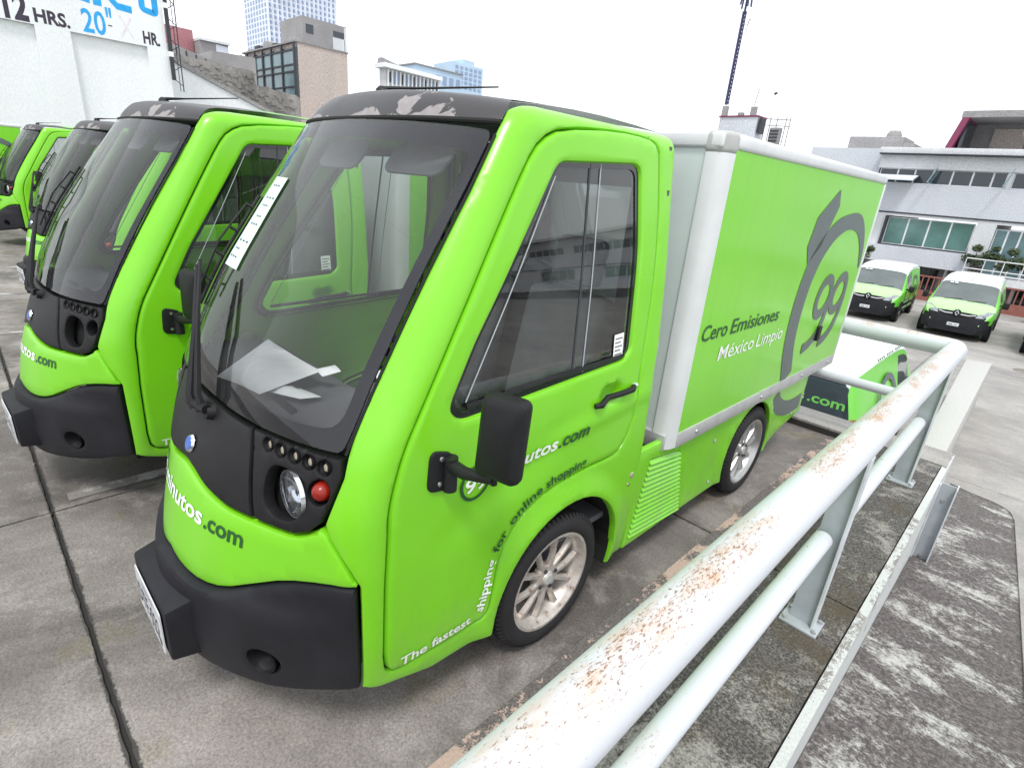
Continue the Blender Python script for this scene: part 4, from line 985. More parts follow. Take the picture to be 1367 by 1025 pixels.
# channel-shaped post bolted to the outside of the ledge
ch=MB().add([(1.606,3.20,-.66),(1.70,3.20,-.66),(1.70,3.212,-.66),(1.606,3.212,-.66),(1.606,3.20,.03),(1.70,3.20,.03),(1.70,3.212,.03),(1.606,3.212,.03)],[(0,3,2,1),(4,5,6,7),(0,1,5,4),(1,2,6,5),(2,3,7,6),(3,0,4,7)])
cho=ch.build('channel_post','post_grey'); tag(cho,'short grey steel channel fixed upright to the outside of the ledge','bracket')
MB().box(1.7005,1.708,3.15,3.26,-.66,.03).build('flange','post_white',cho)
MB().box(1.604,1.612,3.15,3.199,-.66,.03).build('flange','post_white',cho)
MB().lathe([(0,.010),(.010,.008),(.012,0)],(1.65,3.199,-.10),(0,-1,0),6).build('bolt','steel',cho)
MB().lathe([(0,.010),(.010,.008),(.012,0)],(1.65,3.199,-.57),(0,-1,0),6).build('bolt','steel',cho)

# ================================================================== the delivery vans
van1=make_delivery_van()
kids={}
for x in bpy.data.objects:
    if x.parent: kids.setdefault(x.parent.name,[]).append(x)
G1='lime green delivery vans parked in a row on the deck'
tag(van1,'lime green delivery van nearest the railing with papers on its dashboard','van',G1)
spots=[((-1.945,-.205,0),3.0,'second lime green delivery van, just left of the nearest one'),
       ((-4.70,.32,0),5.0,'third green delivery van, mostly hidden behind the second van'),
       ((-6.25,.20,0),5.0,'fourth green delivery van with a white sheet held at its nose'),
       ((-11.71,.233,0),3.6,'distant green delivery van standing apart near the white wall'),
       ((-14.6,-3.35,0),1.0,'farthest green delivery van with its round box emblem at the left edge')]
for loc,rz,lab in spots:
    c=copy_tree(van1,None,kids); c.location=loc; c.rotation_euler=(0,0,R(rz)); c['label']=lab
    if lab.startswith('second'):          # its lamp pod has lost the indicator lens and the headlamp
        for pod in [q for q in c.children if q.name.startswith('lamp_pod')]:
            for q in list(pod.children):
                if q.name.startswith(('indicator','headlamp')):
                    for r_ in list(q.children): bpy.data.objects.remove(r_)
                    bpy.data.objects.remove(q)
# papers seen through the windscreen of the nearest van
def sheet(name,pts,mat,label,curl=.0):
    vs=[];n=6
    a,b,c,d=[np.array(p,float) for p in pts]
    for i in range(n+1):
        for j in range(n+1):
            s,t=i/n,j/n; p=(a*(1-s)+b*s)*(1-t)+(d*(1-s)+c*s)*t; p[2]+=curl*math.sin(PI*s)*math.sin(PI*t*.9)+curl*.5*s*s; vs.append(tuple(p))
    o=MB().add(vs,[(i*(n+1)+j,(i+1)*(n+1)+j,(i+1)*(n+1)+j+1,i*(n+1)+j+1) for i in range(n) for j in range(n)]).build(name,mat,None,smooth=True)
    return tag(o,label,'paper')
sheet('paper_sheet',[(-.42,-.62,1.11),(.12,-.66,1.13),(.11,-.86,1.088),(-.16,-.90,1.085)],'paper','big white paper sheet lying on the dashboard of the nearest van',.03)
sheet('ticket',[(-.02,-.86,1.092),(.22,-.78,1.10),(.24,-.72,1.10),(.04,-.76,1.10)],'paper','small printed ticket in front of the big sheet on the dashboard',.015)
sheet('receipt',[(.08,-.66,1.14),(.17,-.68,1.14),(.18,-.62,1.15),(.10,-.60,1.15)],'paper','tiny folded receipt behind the big sheet on the dashboard',.01)
sheet('card',[(.22,-.52,1.15),(.40,-.60,1.13),(.42,-.57,1.13),(.26,-.47,1.16)],'paper','thin cream card lying by the steering wheel of the nearest van',.01)
for k in range(5):
    o_p=MB().add([(.0+.035*k-.01,-.815+.012*k,1.113),(.022+.035*k-.01,-.805+.012*k,1.114),(.016+.035*k-.01,-.785+.012*k,1.116),(-.006+.035*k-.01,-.795+.012*k,1.115)],[(0,1,2,3)]).build('print_block','ink',bpy.data.objects['ticket'])
# permit sheet stuck on the windscreen
def wsmap(u,v,o=.010): P=front(np.array(u,float),np.array(v,float)); return tuple(P+np.array([0,-o,o*.5]))
pc_=[(-.40,1.44),(-.20,1.44),(-.24,1.73),(-.42,1.73)]
vs=[];n=8
for i in range(n+1):
    for j in range(n+1):
        s,t=i/n,j/n; u=(pc_[0][0]*(1-s)+pc_[1][0]*s)*(1-t)+(pc_[3][0]*(1-s)+pc_[2][0]*s)*t; v=1.44+.29*t; vs.append(wsmap(u,v))
M['permit']=simple('pale_green_permit',(.60,.72,.70),.6,var=.04)
pm=MB().add(vs,[(i*(n+1)+j,(i+1)*(n+1)+j,(i+1)*(n+1)+j+1,i*(n+1)+j+1) for i in range(n) for j in range(n)]).build('permit_sheet','permit',smooth=True)
tag(pm,'pale green permit sheet stuck upright on the windscreen of the nearest van','permit')
rnd=random.Random(4)
mk=MB()
for (v0,w0,u0) in ((1.47,.05,-.37),(1.495,.03,-.36),(1.52,.07,-.37),(1.575,.05,-.355),(1.60,.035,-.34),(1.635,.04,-.35),(1.66,.06,-.36),(1.70,.05,-.37)):
    for q in range(3):
        uu=u0+q*w0*.75; mk.add([wsmap(uu,v0,.0115),wsmap(uu+w0*.3,v0,.0115),wsmap(uu+w0*.3,v0+.005,.0115),wsmap(uu,v0+.005,.0115)],[(0,1,2,3)])
o=mk.build('print','ink',pm); o['kind']='stuff'
# sheet at the nose of the fourth van
sh4=MB().extr(round_poly([(-.11,1.03),(.10,1.03),(.10,1.30),(-.11,1.30)],.02),0,-.004,.004)
s4=sh4.build('notice_board','txt_white'); tag(s4,'white sheet on a dark clipboard leaning on a wiper in the row of vans','clipboard')
s4.location=(-4.25,-.98,-.02); s4.rotation_euler=(R(-18),0,R(38))
MB().extr(round_poly([(-.125,1.01),(.115,1.01),(.115,1.32),(-.125,1.32)],.02),0,-.012,-.0045).build('board','ink',s4)

# ================================================================== small white and green vans
KST=[0,.03,.08,.16,.30,.50,.72,.80,.95,1.12,1.30,1.42,1.60,1.78,2.05,2.30,2.50,2.75,3.00,3.30,3.60,3.85,4.02,4.12,4.18]
KTOP=[.60,.74,.84,.92,.99,1.055,1.11,1.15,1.30,1.46,1.62,1.69,1.745,1.775,1.80,1.81,1.812,1.812,1.808,1.80,1.79,1.775,1.755,1.72,1.62]
KW=[.62,.70,.76,.815,.855,.88,.89,.893,.90,.905,.908,.91,.912,.912,.912,.912,.912,.912,.91,.908,.905,.90,.885,.865,.83]
def kring(i):
    y,zt,w=KST[i],KTOP[i],KW[i]
    belt=min(1.06,zt-.10); sh=max(belt+.02,zt-.13); f=np.clip((zt-1.05)/.7,0,1); ws=w*(1-.16*f)-.03
    pts=[(0,.22),(w*.80,.22),(w*.95,.27),(w,.40),(w*1.0,.56),(w*1.0,.70),(w*.995,.88 if zt>1.05 else min(.88,zt-.12)),(w*.985,belt)]
    pts+=[(w*.985*(1-t)+ws*t,belt*(1-t)+sh*t) for t in (.12,.5,.88,1.0)]
    pts+=[(ws*.95,zt-.065),(ws*.86,zt-.025),(ws*.70,zt-.006),(ws*.40,zt+.004),(0,zt+.006)]
    return [(x,y,z) for x,z in pts]
KN=len(kring(0))
def make_kangoo():
    van=empty('compact_van')
    nS=len(KST); rings=[]
    for i in range(nS):
        r=kring(i); full=r+[(-x,y,z) for x,y,z in reversed(r[1:-1])]; rings.append(full)
    k=len(rings[0]); V=[p for r in rings for p in r]
    groups={}
    def half(j): return j if j<KN-1 else (k-1-j)           # quad index on one side: 0..KN-2
    for i in range(nS-1):
        for j in range(k):
            h=half(j); y0,y1=KST[i],KST[i+1]; q=(i*k+j,i*k+(j+1)%k,(i+1)*k+(j+1)%k,(i+1)*k+j)
            if h<=2: g='lower'
            elif h<=4: g='bumper' if y1<=.16 or (h==3 and y1<=.5) else 'side'
            elif h<=6: g='bumper' if y1<=.03 else 'side'
            elif h<=10:
                if .80<=y0 and y1<=1.30 and h in (8,9): g='side'
                elif h in (8,9) and 1.12<=y0 and y1<=2.05: g='swin'
                else: g='side' if y0>=.5 else 'hood'
            else:
                if .72<=y0 and y1<=1.30 and h>=12: g='ws'
                elif y1<=.72: g='hood' if y0>=.08 else 'grille'
                elif y0>=1.30: g='roof'
                else: g='side'
            groups.setdefault(g,[]).append(q)
    groups.setdefault('grille',[]).append(tuple(range(k))[::-1])
    groups['bumper']+=groups.pop('grille')
    def sub(name,g,mat,parent,smooth=42):
        fs=groups.get(g,[]); used=sorted({i for f in fs for i in f}); mp={u:n for n,u in enumerate(used)}
        return MB().add([V[u] for u in used],[tuple(mp[i] for i in f) for f in fs]).build(name,mat,parent,smooth=smooth)
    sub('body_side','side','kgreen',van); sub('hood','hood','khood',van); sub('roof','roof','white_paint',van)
    sub('sill','lower','bumper',van); sub('front_bumper','bumper','bumper',van); 
    w=sub('windshield','ws','kglass',van); 
    sw_=groups['swin']; groups['swl']=[f for f in sw_ if V[f[0]][0]>0]; groups['swr']=[f for f in sw_ if V[f[0]][0]<0]
    sub('side_window','swl','kglass',van); sub('side_window','swr','kglass',van)
    # rear
    last=rings[-1]
    rear=MB().add(last,[tuple(range(k))]).build('rear_frame','slate',van)
    for sg in (1,-1):
        xs_=sorted((sg*.006,sg*.76)); 
        d=MB().extr(round_poly([(xs_[0],.42),(xs_[1],.42),(xs_[0]+.06 if sg<0 else xs_[1]-.06,1.54),(xs_[1] if sg<0 else xs_[0],1.54)][:2]+([(sg*.70,1.54),(sg*.006,1.54)] if sg>0 else [(sg*.006,1.54),(sg*.70,1.54)]),.05),1,4.16,4.20).build('rear_door','slate',van,bevel=.008)
        pw=[(sg*.08,1.08),(sg*.66,1.08),(sg*.61,1.44),(sg*.08,1.44)]
        MB().extr(round_poly(pw if sg>0 else pw[::-1],.05),1,4.201,4.205).build('rear_window','slate',d)
        MB().box(*sorted((sg*.80,sg*.87)),4.08,4.19,.80,1.15).build('tail_light','red_lens',van,bevel=.01)
        MB().box(*sorted((sg*.03,sg*.12)),4.20,4.225,.86,.90).build('door_handle','black',d,bevel=.005)
    MB().box(-.80,.80,4.10,4.24,.25,.44).build('rear_bumper','bumper',van,bevel=.03)
    for sg in (1,-1):
        # headlamp, a wrap-round wedge
        hl=MB().add([(sg*.46,-.02,.735),(sg*.80,.11,.76),(sg*.865,.36,.93),(sg*.72,.20,.955),(sg*.50,.03,.83),
                     (sg*.44,.13,.72),(sg*.72,.27,.74),(sg*.78,.45,.88),(sg*.66,.36,.93),(sg*.50,.2,.80)],[(0,1,2,3,4),(5,9,8,7,6),(0,5,6,1),(1,6,7,2),(2,7,8,3),(3,8,9,4),(4,9,5,0)]).build('headlight','lamp_unit',van,bevel=.012)
        MB().lathe([(0,.01),(.045,.006),(.05,0)],(sg*.67,.07,.83),(sg*.35,-.9,.25),16).build('lamp_lens','lamp_glass',hl,smooth=True)
        MB().tube([(sg*.10,-.012,.775),(sg*.28,.0,.765),(sg*.46,.05,.80)],.018,6).build('grille_bar','chrome',van,smooth=True)
        MB().lathe([(0,.004),(.045,.002),(.055,-.01)],(sg*.60,.035,.36),(sg*.3,-1,0),14).build('fog_lamp','black',van,smooth=True)
        m_=MB().tube([(sg*.88,.98,1.10),(sg*.98,.97,1.10)],.025,8); mm=m_.build('mirror','black',van)
        MB().box(*sorted((sg*.95,sg*1.10)),.92,1.02,1.02,1.22).build('mirror_shell','black',mm,bevel=.03,seg=3)
        # door and cargo-panel seams
        for yy in (1.0,2.08,3.05):
            pts=[(sg*(.918),yy,z) for z in (.34,.7,1.05)]; MB().tube(pts,.006,5).build('door_seam','shadow_gap',van)
        MB().box(*sorted((sg*.905,sg*.925)),1.0,3.6,.50,.60).build('rub_strip','bumper',van,bevel=.006)
        MB().box(*sorted((sg*.91,sg*.94)),1.86,2.0,.92,.95).build('door_handle','black',van,bevel=.005)
        for yy in (.78,3.45):
            # dark arch and wheel
            MB().lathe([(0,.0),(.36,.0),(.36,-.02)],(sg*.917,yy,.34),(sg,0,0),26).build('wheel_arch','bumper',van)
            t=MB().lathe([(.20,-.17),(.29,-.17),(.31,-.14),(.31,-.03),(.29,-.005),(.215,.0),(.20,-.01)],(sg*.93,yy,.31),(sg,0,0),28).build('wheel','rubber',van,smooth=40)
            MB().lathe([(0,.0),(.05,.0),(.06,-.02),(.17,-.015),(.19,-.004),(.205,-.004)],(sg*.93,yy,.31),(sg,0,0),20).build('wheel_trim','rim_clean',t,smooth=40)
        # roof-edge lettering and circular emblem on the flank
        X=.921
        P=lambda y,z,sg=sg: (sg*X,y,z)
        f_=(lambda u,w: np.stack([np.full_like(u,.9215),3.62-u*1.0,.74+w],-1)) 
        if sg>0:
            # on the +x flank text runs from the front (low y) to the rear; viewed from outside y grows to the right
            text_mesh('flank_text','minutos.com',plane_map((X+.001,1.10,.68),(0,1,0),(0,0,1)),'txt_dark',van,width=.75,height=.09,bold=.01)
        arc=[(2.75+.52*math.cos(t),.98+.46*math.sin(t)) for t in np.linspace(R(200),R(-10),26)]
        def kx(y,z):
            if z<1.0: return X
            return .905-(z-1.06)*.27+.020
        band('emblem_ring',[(y,min(z,1.46)) for y,z in arc],.09,lambda y,z,sg=sg: (sg*kx(y,z),y,z),'logo_grey',van)
        for dy in (0,.30):
            band('emblem_digit',[(2.60+dy+.11*math.cos(t),1.02+.10*math.sin(t)) for t in np.linspace(0,2*PI,19)[:-1]],.045,lambda y,z,sg=sg:(sg*(X+.002 if z<1.05 else kx(y,z)+.002),y,z),'logo_grey',van,closed=True)
            band('emblem_digit',[(2.71+dy,1.0),(2.70+dy,.88),(2.60+dy,.78),(2.50+dy,.76)],.045,lambda y,z,sg=sg:(sg*(X+.002),y,z),'logo_grey',van)
        dots=MB()
        for q in range(16):
            y_=1.9+q*.095
            if q in (6,11): continue
            xa,za=.735,1.790; dots.add([(sg*.752,y_,1.722),(sg*.752,y_+.055,1.722),(sg*.735,y_+.055,1.748),(sg*.735,y_,1.748)],[(0,1,2,3)])
        for v_i,v_ in enumerate(dots.v): pass
        dm=dots.build('roof_edge_lettering','txt_dark',van); dm['kind']='stuff'; dm.location=(sg*.012,0,.012)
    plt=MB().box(-.15,.15,-.022,-.016,.40,.50).build('number_plate','plate_white',van,bevel=.004)
    text_mesh('plate_text','W12-AKJ' if False else '768 · 07',plane_map((-.115,-.0235,.425),(1,0,0),(0,0,1)),'ink',plt,width=.23,height=.05)
    # diamond badge
    dmd=MB()
    O=[(0,.895),(.055,.80),(0,.705),(-.055,.80)]; I=[(0,.855),(.028,.80),(0,.745),(-.028,.80)]
    vs=[(x,-.012,z) for x,z in O]+[(x,-.026,z) for x,z in [(a*.5+b*.5,c*.5+d*.5) for (a,c),(b,d) in zip(O,I)]]+[(x,-.014,z) for x,z in I]
    dmd.add(vs,[(i,(i+1)%4,4+(i+1)%4,4+i) for i in range(4)]+[(4+i,4+(i+1)%4,8+(i+1)%4,8+i) for i in range(4)])
    bb=MB().lathe([(0,.012),(.105,.008),(.115,-.03)],(0,.005,.80),(0,-1,.1),20).build('badge_mount','gloss_black',van,smooth=True)
    dmd.build('badge','chrome',bb)
    for q,(dx,dz) in enumerate(((-.52,0),(-.40,.0))):
        MB().add([(dx,1.218,1.545),(dx+.09,1.218,1.545),(dx+.09,1.245,1.57),(dx,1.245,1.57)],[(0,1,2,3)]).build('windshield_sticker','paper',w).location=(0,-.03,.03)
    for sg in (-1,1): MB().tube([(sg*.3-.2,.70,1.115),(sg*.3+.25,.78,1.16)],.008,5).build('wiper','black',van)
    MB().tube([(0,1.38,1.69),(0,1.50,1.76)],.008,6).build('antenna','black',van)
    return van
kg=make_kangoo()
G2='small white and green vans parked on the lower lot'
tag(kg,'small green and white van facing the camera, right one of the two seen whole','van',G2)
kids={}
for x in bpy.data.objects:
    if x.parent: kids.setdefault(x.parent.name,[]).append(x)
kg.location=(-.078,19.87,-1.70); kg.rotation_euler=(0,0,R(1.4))
for loc,rz,lab in (((-2.59,20.24,-1.70),1.9,'small green and white van with a bright diamond badge, left one of the twins'),
                   ((2.55,19.3,-1.70),1.0,'small van cut by the right edge of the photo, only its dark corner showing'),
                   ((-.27,9.85,-1.70),180,'small white roofed van seen from behind with grey rear doors reading .com')):
    c=copy_tree(kg,None,kids); c.location=loc; c.rotation_euler=(0,0,R(rz)); c['label']=lab
    if rz==180: near_k=c
text_mesh('rear_text','.com',lambda u,w: np.stack([-.10-u*-1.0 if False else -.30-u, np.full_like(u,4.2085), 1.25+w],-1),'txt_green',near_k,width=.42,height=.125,bold=.02)
text_mesh('rear_text','minutos',lambda u,w: np.stack([.62-u, np.full_like(u,4.2085), 1.25+w],-1),'txt_white',near_k,width=.88,height=.125,bold=.02)

# ================================================================== office building behind the lower lot
KB=(31+1.4344)/(26+1.4344)
def BX(x): return 1.739+(x-1.739)*KB
def BZ(z): return max(-1.72,1.788+(z-1.788)*KB)
Y0=31.0
office=empty('office_building',(0,Y0,0)); tag(office,'long pale grey office building with two rows of windows behind the lower lot','building')
def ob(name,x0,x1,z0,z1,mat,y0=0,y1=.3,parent=None,bev=0):
    return MB().box(BX(x0),BX(x1),y0,y1,BZ(z0),BZ(z1)).build(name,mat,parent or office,bevel=bev)
XR=34.0
ob('wall',-5.6,XR,1.86,2.95,'grey_bldg',0,8); ob('parapet_wall',-4.75,XR,3.50,4.02,'grey_bldg2',-.05,8); ob('roof_edge',-4.80,XR,4.03,4.24,'grey_bldg2',-.45,8,bev=.02)
ob('gutter',-4.80,XR,3.985,4.028,'dark_metal',-.42,-.02)
ob('side_wall',-7.6,-4.78,1.87,4.24,'grey_bldg',.35,8)
ob('sill_line',-5.6,XR,1.80,1.858,'dark_metal',-.03,.2)
ob('lintel_wall',-5.6,XR,1.70,1.798,'grey_bldg2',0,8)
ob('lower_wall',-5.6,-.80,-.10,.55,'grey_bldg',-.35,8); ob('pier',-5.6,-3.98,.552,1.698,'grey_bldg2',0,8); ob('pier',-.98,-.40,.552,1.698,'grey_bldg2',.0,8)
ob('ground_wall',-5.6,XR,-2.0,-.102,'conc_far',1.2,8); ob('soffit',-.798,XR,-.42,-.12,'grey_bldg2',-.9,8)
# upper strip windows, then the same bays going on to the right
wx=[-4.68,-4.05,-3.46,-2.86,-2.24,-1.62,-1.02,-.62]
def panes(xs,z0,z1,mat,y=.10,fr='mullion'):
    for a,b in zip(xs[:-1],xs[1:]):
        w_=ob('window',a,b,z0,z1,fr,y,y+.06)
        ob('pane',a+.03,b-.03,z0+.03,z1-.03,mat,y-.006,y-.001,parent=w_)
panes(wx,2.952,3.498,'glass_dark')
panes([-.44+.62*k for k in range(0,9)],2.952,3.498,'glass_dark')
for k in range(5): panes([6.0+5.6*k+.62*q for q in range(9)],2.952,3.498,'glass_dark')
ob('pier',-.618,-.445,2.952,3.498,'grey_bldg2',.0,.5)
for k in range(5): ob('pier',5.15+5.6*k if k else 4.53,5.99+5.6*k,2.952,3.498,'grey_bldg2',.0,.5)
aw=MB().add([(BX(-4.6),-.02,BZ(3.26)),(BX(-3.30),-.02,BZ(3.26)),(BX(-3.28),-1.1,BZ(3.10)),(BX(-4.66),-1.1,BZ(3.10)),(BX(-4.6),-.02,BZ(3.22)),(BX(-3.30),-.02,BZ(3.22)),(BX(-3.28),-1.1,BZ(3.02)),(BX(-4.66),-1.1,BZ(3.02))],[(0,1,2,3),(7,6,5,4),(3,2,6,7),(0,3,7,4),(1,5,6,2)]).build('awning','far_white',office)
for xx in (-2.86,-.62):
    MB().add([(BX(xx),.02,BZ(2.97)),(BX(xx+.02),-1.0,BZ(2.99)),(BX(xx+.16),-.5,BZ(3.62)),(BX(xx+.03),.02,BZ(2.97)),(BX(xx+.05),-1.0,BZ(2.99)),(BX(xx+.19),-.5,BZ(3.62))],[(0,1,2),(3,5,4),(0,3,4,1),(1,4,5,2),(2,5,3,0)]).build('open_casement','glass_blue',office)
# lower window of four green panes
fr=ob('window_frame',-3.97,-.99,.53,.60,'dark_metal',-.10,.3); ob('window_frame',-3.97,-3.89,.60,1.69,'dark_metal',-.10,.3)
panes([-3.88,-3.16,-2.44,-1.74,-1.02],.602,1.66,'glass_green',.15)
for k in range(6): panes([1.2+5.2*k+.72*q for q in range(5)],.602,1.66,'glass_green',.15); ob('pier',4.09+5.2*k,6.39+5.2*k,.552,1.698,'grey_bldg2',0,8); ob('lower_wall',1.2+5.2*k,6.395+5.2*k,-.10,.55,'grey_bldg',-.35,.5)
panes([-.38,-.02,.36,.74,1.15],-.10,1.55,'glass_blue',.2)
# balcony rail
bal=MB()
for z in (.46,.10,-.05): bal.tube([(BX(-.85),-.85,BZ(z)),(BX(3.5),-.85,BZ(z))],.025,6)
bal.build('balcony_rail','mullion',office)
for k in range(8): MB().tube([(BX(-.84+.55*k),-.85,BZ(-.12)),(BX(-.84+.55*k),-.85,BZ(.46))],.02,5).build('baluster','mullion',office)
for k in range(5): MB().box(BX(-2.6+1.1*k),BX(-2.6+1.1*k)+.10,.6,.75,-1.72,BZ(-.12)).build('column','mullion',office)
for k in range(4): ob('opening',-2.5+1.1*k,-1.75+1.1*k,-1.6,-.25,'glass_dark',1.14,1.19)
# things standing on the roof
hut=empty('rooftop_hut',(0,34,0)); tag(hut,'maroon framed rooftop room with a dark interior above the office','hut')
def rb(name,x0,x1,z0,z1,mat,y0,y1,par=hut): return MB().box(x0,x1,y0,y1,z0,z1).build(name,mat,par)
hx=BX(-2.75)+0; z0=BZ(4.2); z1=BZ(5.62)
rb('roof_slab',hx-.2,hx+9,z1,z1+.28,'conc_far',-.3,5); rb('back_wall',hx,hx+9,z0,z1,'conc_far',2.5,2.7); rb('floor_slab',hx-.2,hx+9,z0-.2,z0,'conc_far',-.3,5)
MB().extr([(hx-.55,z0),(hx-.30,z0),(hx+.12,z1),(hx-.15,z1)],1,-.31,4).build('side_frame','maroon',hut)
rb('side_glass',hx-.04,hx+.10,z0,z1,'glass_dark',.1,2.5); rb('door_leaf',hx+.9,hx+2.2,z0,z1-.2,'peach',2.40,2.49); rb('door_leaf',hx+2.5,hx+3.4,z0,z1-.1,'glass_blue',2.40,2.49)
dish=MB().lathe([(0,0),(.2,.02),(.38,.08),(.5,.17),(.48,.18),(.36,.10),(0,.03)],(BX(-.42),33.4,BZ(5.05)),(.2,-1,.25),22); dish=dish.build('satellite_dish','cap_grey',smooth=True); tag(dish,'round grey satellite dish beside the maroon rooftop room','dish')
MB().tube([(BX(-.42),33.4,BZ(5.05)),(BX(-.42)+.1,33.7,BZ(4.22))],.04,6).build('stand','dark_metal',dish)
tk=tag(MB().box(-8.6,-6.0,34.6,37,4.3,5.55).prism([(-6.0,34.6),(-5.5,34.8),(-5.5,37),(-6.0,37)],4.3,5.25).build('rooftop_block','conc_far',bevel=.03),'low grey rooftop block left of the maroon room','rooftop block')
tn=tag(MB().lathe([(0,.42),(.25,.38),(.36,.2),(.36,0)],(-6.75,35.6,5.55),(0,0,1),16).build('water_tank','conc_far',smooth=True),'small domed tank on the low rooftop block','tank')

# fence and planters in front of the office
fen=empty('red_fence',(0,28.3,-1.7)); tag(fen,'low red railing and wall behind the small vans','fence')
MB().box(-6,4.4,.12,.22,0,.42).build('base_wall','brick_red',fen)
for k in range(53): MB().box(-6+.2*k,-5.955+.2*k,.14,.18,.42,1.0).build('bar','brick_red',fen)
MB().box(-6,4.4,.13,.19,1.0,1.06).build('top_bar','brick_red',fen)
for k,x in enumerate((1.75,2.35,2.95)):
    o=MB().extr([(-.19,0),(.19,0),(.24,.42),(-.24,.42)],1,-.2,.2).build('planter','txt_white',bevel=.01); o.location=(x-.1,27.0,-1.7)
    tag(o,['white planter box nearest the right small van','white planter box in the middle of the three','white planter box farthest right by the red fence'][k],'planter','white planters by the red fence')
def bush(name,loc,blobs,n,size,label,cat='plant',pot=True,stems=4,group=None):
    r=empty(name,loc); tag(r,label,cat,group)
    leafy('foliage','leaf',r,blobs,n,size)
    st=MB()
    for q in range(stems):
        c,rr=blobs[q%len(blobs)]; st.tube([(0,0,0),(c[0]*.5+random.uniform(-.05,.05),c[1]*.5,c[2]*.5),(c[0],c[1],c[2])],[.025,.018,.008],5)
    st.build('stem','bark',r)
    if pot: MB().lathe([(0,-.32),(.16,-.32),(.22,0),(.19,0),(.17,-.04),(0,-.04)],(0,0,0),(0,0,1),14).build('pot','terracotta',r,smooth=40)
    return r
bush('potted_bush',(BX(-.55),Y0-.5,BZ(-.02)),[((0,0,.5),.34),((.3,0,.75),.26),((-.35,0,.55),.24),((-.15,0,1.0),.2),((.5,0,1.05),.14)],900,.07,'leafy balcony bush beside the four green panes')
bush('potted_bush',(BX(.25),Y0-.5,BZ(-.02)),[((0,0,.45),.36),((.4,0,.6),.3),((-.3,0,.7),.22),((.15,0,1.0),.22)],900,.07,'leafy balcony bush in front of the tall glass doors')
bush('potted_bush',(BX(.95),Y0-.5,BZ(-.02)),[((0,0,.5),.36),((.4,0,.7),.3),((-.3,0,.5),.28)],600,.07,'leafy balcony bush at the right edge of the photo')
bush('shrub',(-4.75,26.2,-1.7),[((0,0,1.2),.42),((.3,0,1.75),.34),((-.4,0,1.6),.36),((.1,0,2.15),.22),((.55,0,2.0),.15)],1400,.065,'shrub behind the left small van at the corner of the cargo box','shrub',pot=False)

# ================================================================== white sign wall on the left
wall=empty('sign_wall',(-20,0,-1.72)); tag(wall,'tall white painted wall with blue and black hand painted lettering','wall')
def wb_(name,y0,y1,z0,z1,mat,x0=-.45,x1=0,bev=0): return MB().box(x0,x1,y0,y1,z0+1.72,z1+1.72).build(name,mat,wall,bevel=bev)
wb_('upper_band',-14,4.40,4.72,9.5,'white_wall'); wb_('pier',3.86,4.42,-1.72,4.719,'white_wall'); wb_('pier',1.20,1.98,-1.72,4.719,'white_wall'); wb_('pier',-2.3,-1.5,-1.72,4.719,'white_wall'); wb_('pier',-14,-5,-1.72,4.719,'white_wall')
wb_('recessed_panel',-5,3.86,-1.72,4.715,'white_wall',-.44,-.13)
def wt(txt,y,z,w,h,mat,bold=.02,off=.004): return text_mesh('painted_letters',txt,plane_map((off,y,z+1.72),(0,1,0),(0,0,1)),mat,wall,width=w,height=h,bold=bold)
wt('12',.62,4.78,.50,.62,'wall_black',.04); wt('HRS.',1.23,4.80,.78,.33,'wall_black',.035); wt('24',-.15,4.78,.5,.62,'wall_black')
wt('20',2.30,4.80,.56,.60,'wall_blue',.015); wt('"',2.90,4.90,.14,.62,'wall_blue'); MB().box(.002,.006,2.92,3.02,5.06+1.72,5.085+1.72).build('painted_line','wall_black',wall)
wt('X',3.20,4.84,.36,.60,'wall_pink',-.01); wt('HR.',3.78,4.80,.44,.33,'wall_black',.035)
def sign(pts,w=.2,closed=False): return band('painted_letters',pts,w,lambda y,z: (.004,y,z+1.72),'wall_blue',wall,closed)
wt('PÚB',.45,5.60,1.55,1.45,'wall_blue',.04)
sign([(2.20,7.1),(2.20,5.62),(2.56,5.62)],.18); sign([(2.74,7.1),(2.74,5.52)],.2)
sign([(3.58,6.95),(3.25,6.99),(3.10,6.85),(3.10,5.75),(3.22,5.62),(3.58,5.60)],.18)
sign(round_poly([(3.86,5.70),(4.20,5.64),(4.20,6.95),(3.86,7.0)],.08),.16,True)
# lattice pole at the end of the wall
lp=empty('lattice_pole',(-19.9,4.62,0)); tag(lp,'dark lattice pole with white joints at the end of the sign wall','pole')
MB().box(-.06,.03,-.20,-.10,3.9,9.5).build('leg','dark_metal',lp)
lt=MB(); lt.tube([(0,.09,3.6),(0,.09,9.5)],.018,6); lt.tube([(0,.0,3.6),(0,.0,9.5)],.012,6)
for k in range(20): lt.tube([(0,-.10,3.9+.28*k),(0,.09,3.9+.28*k+.14*(1 if k%2 else -1))],.012,5)
lt.build('lattice','dark_metal',lp)
for z in (4.55,5.85): MB().box(-.065,.035,-.21,-.09,z,z+.14).build('joint_collar','txt_white',lp)

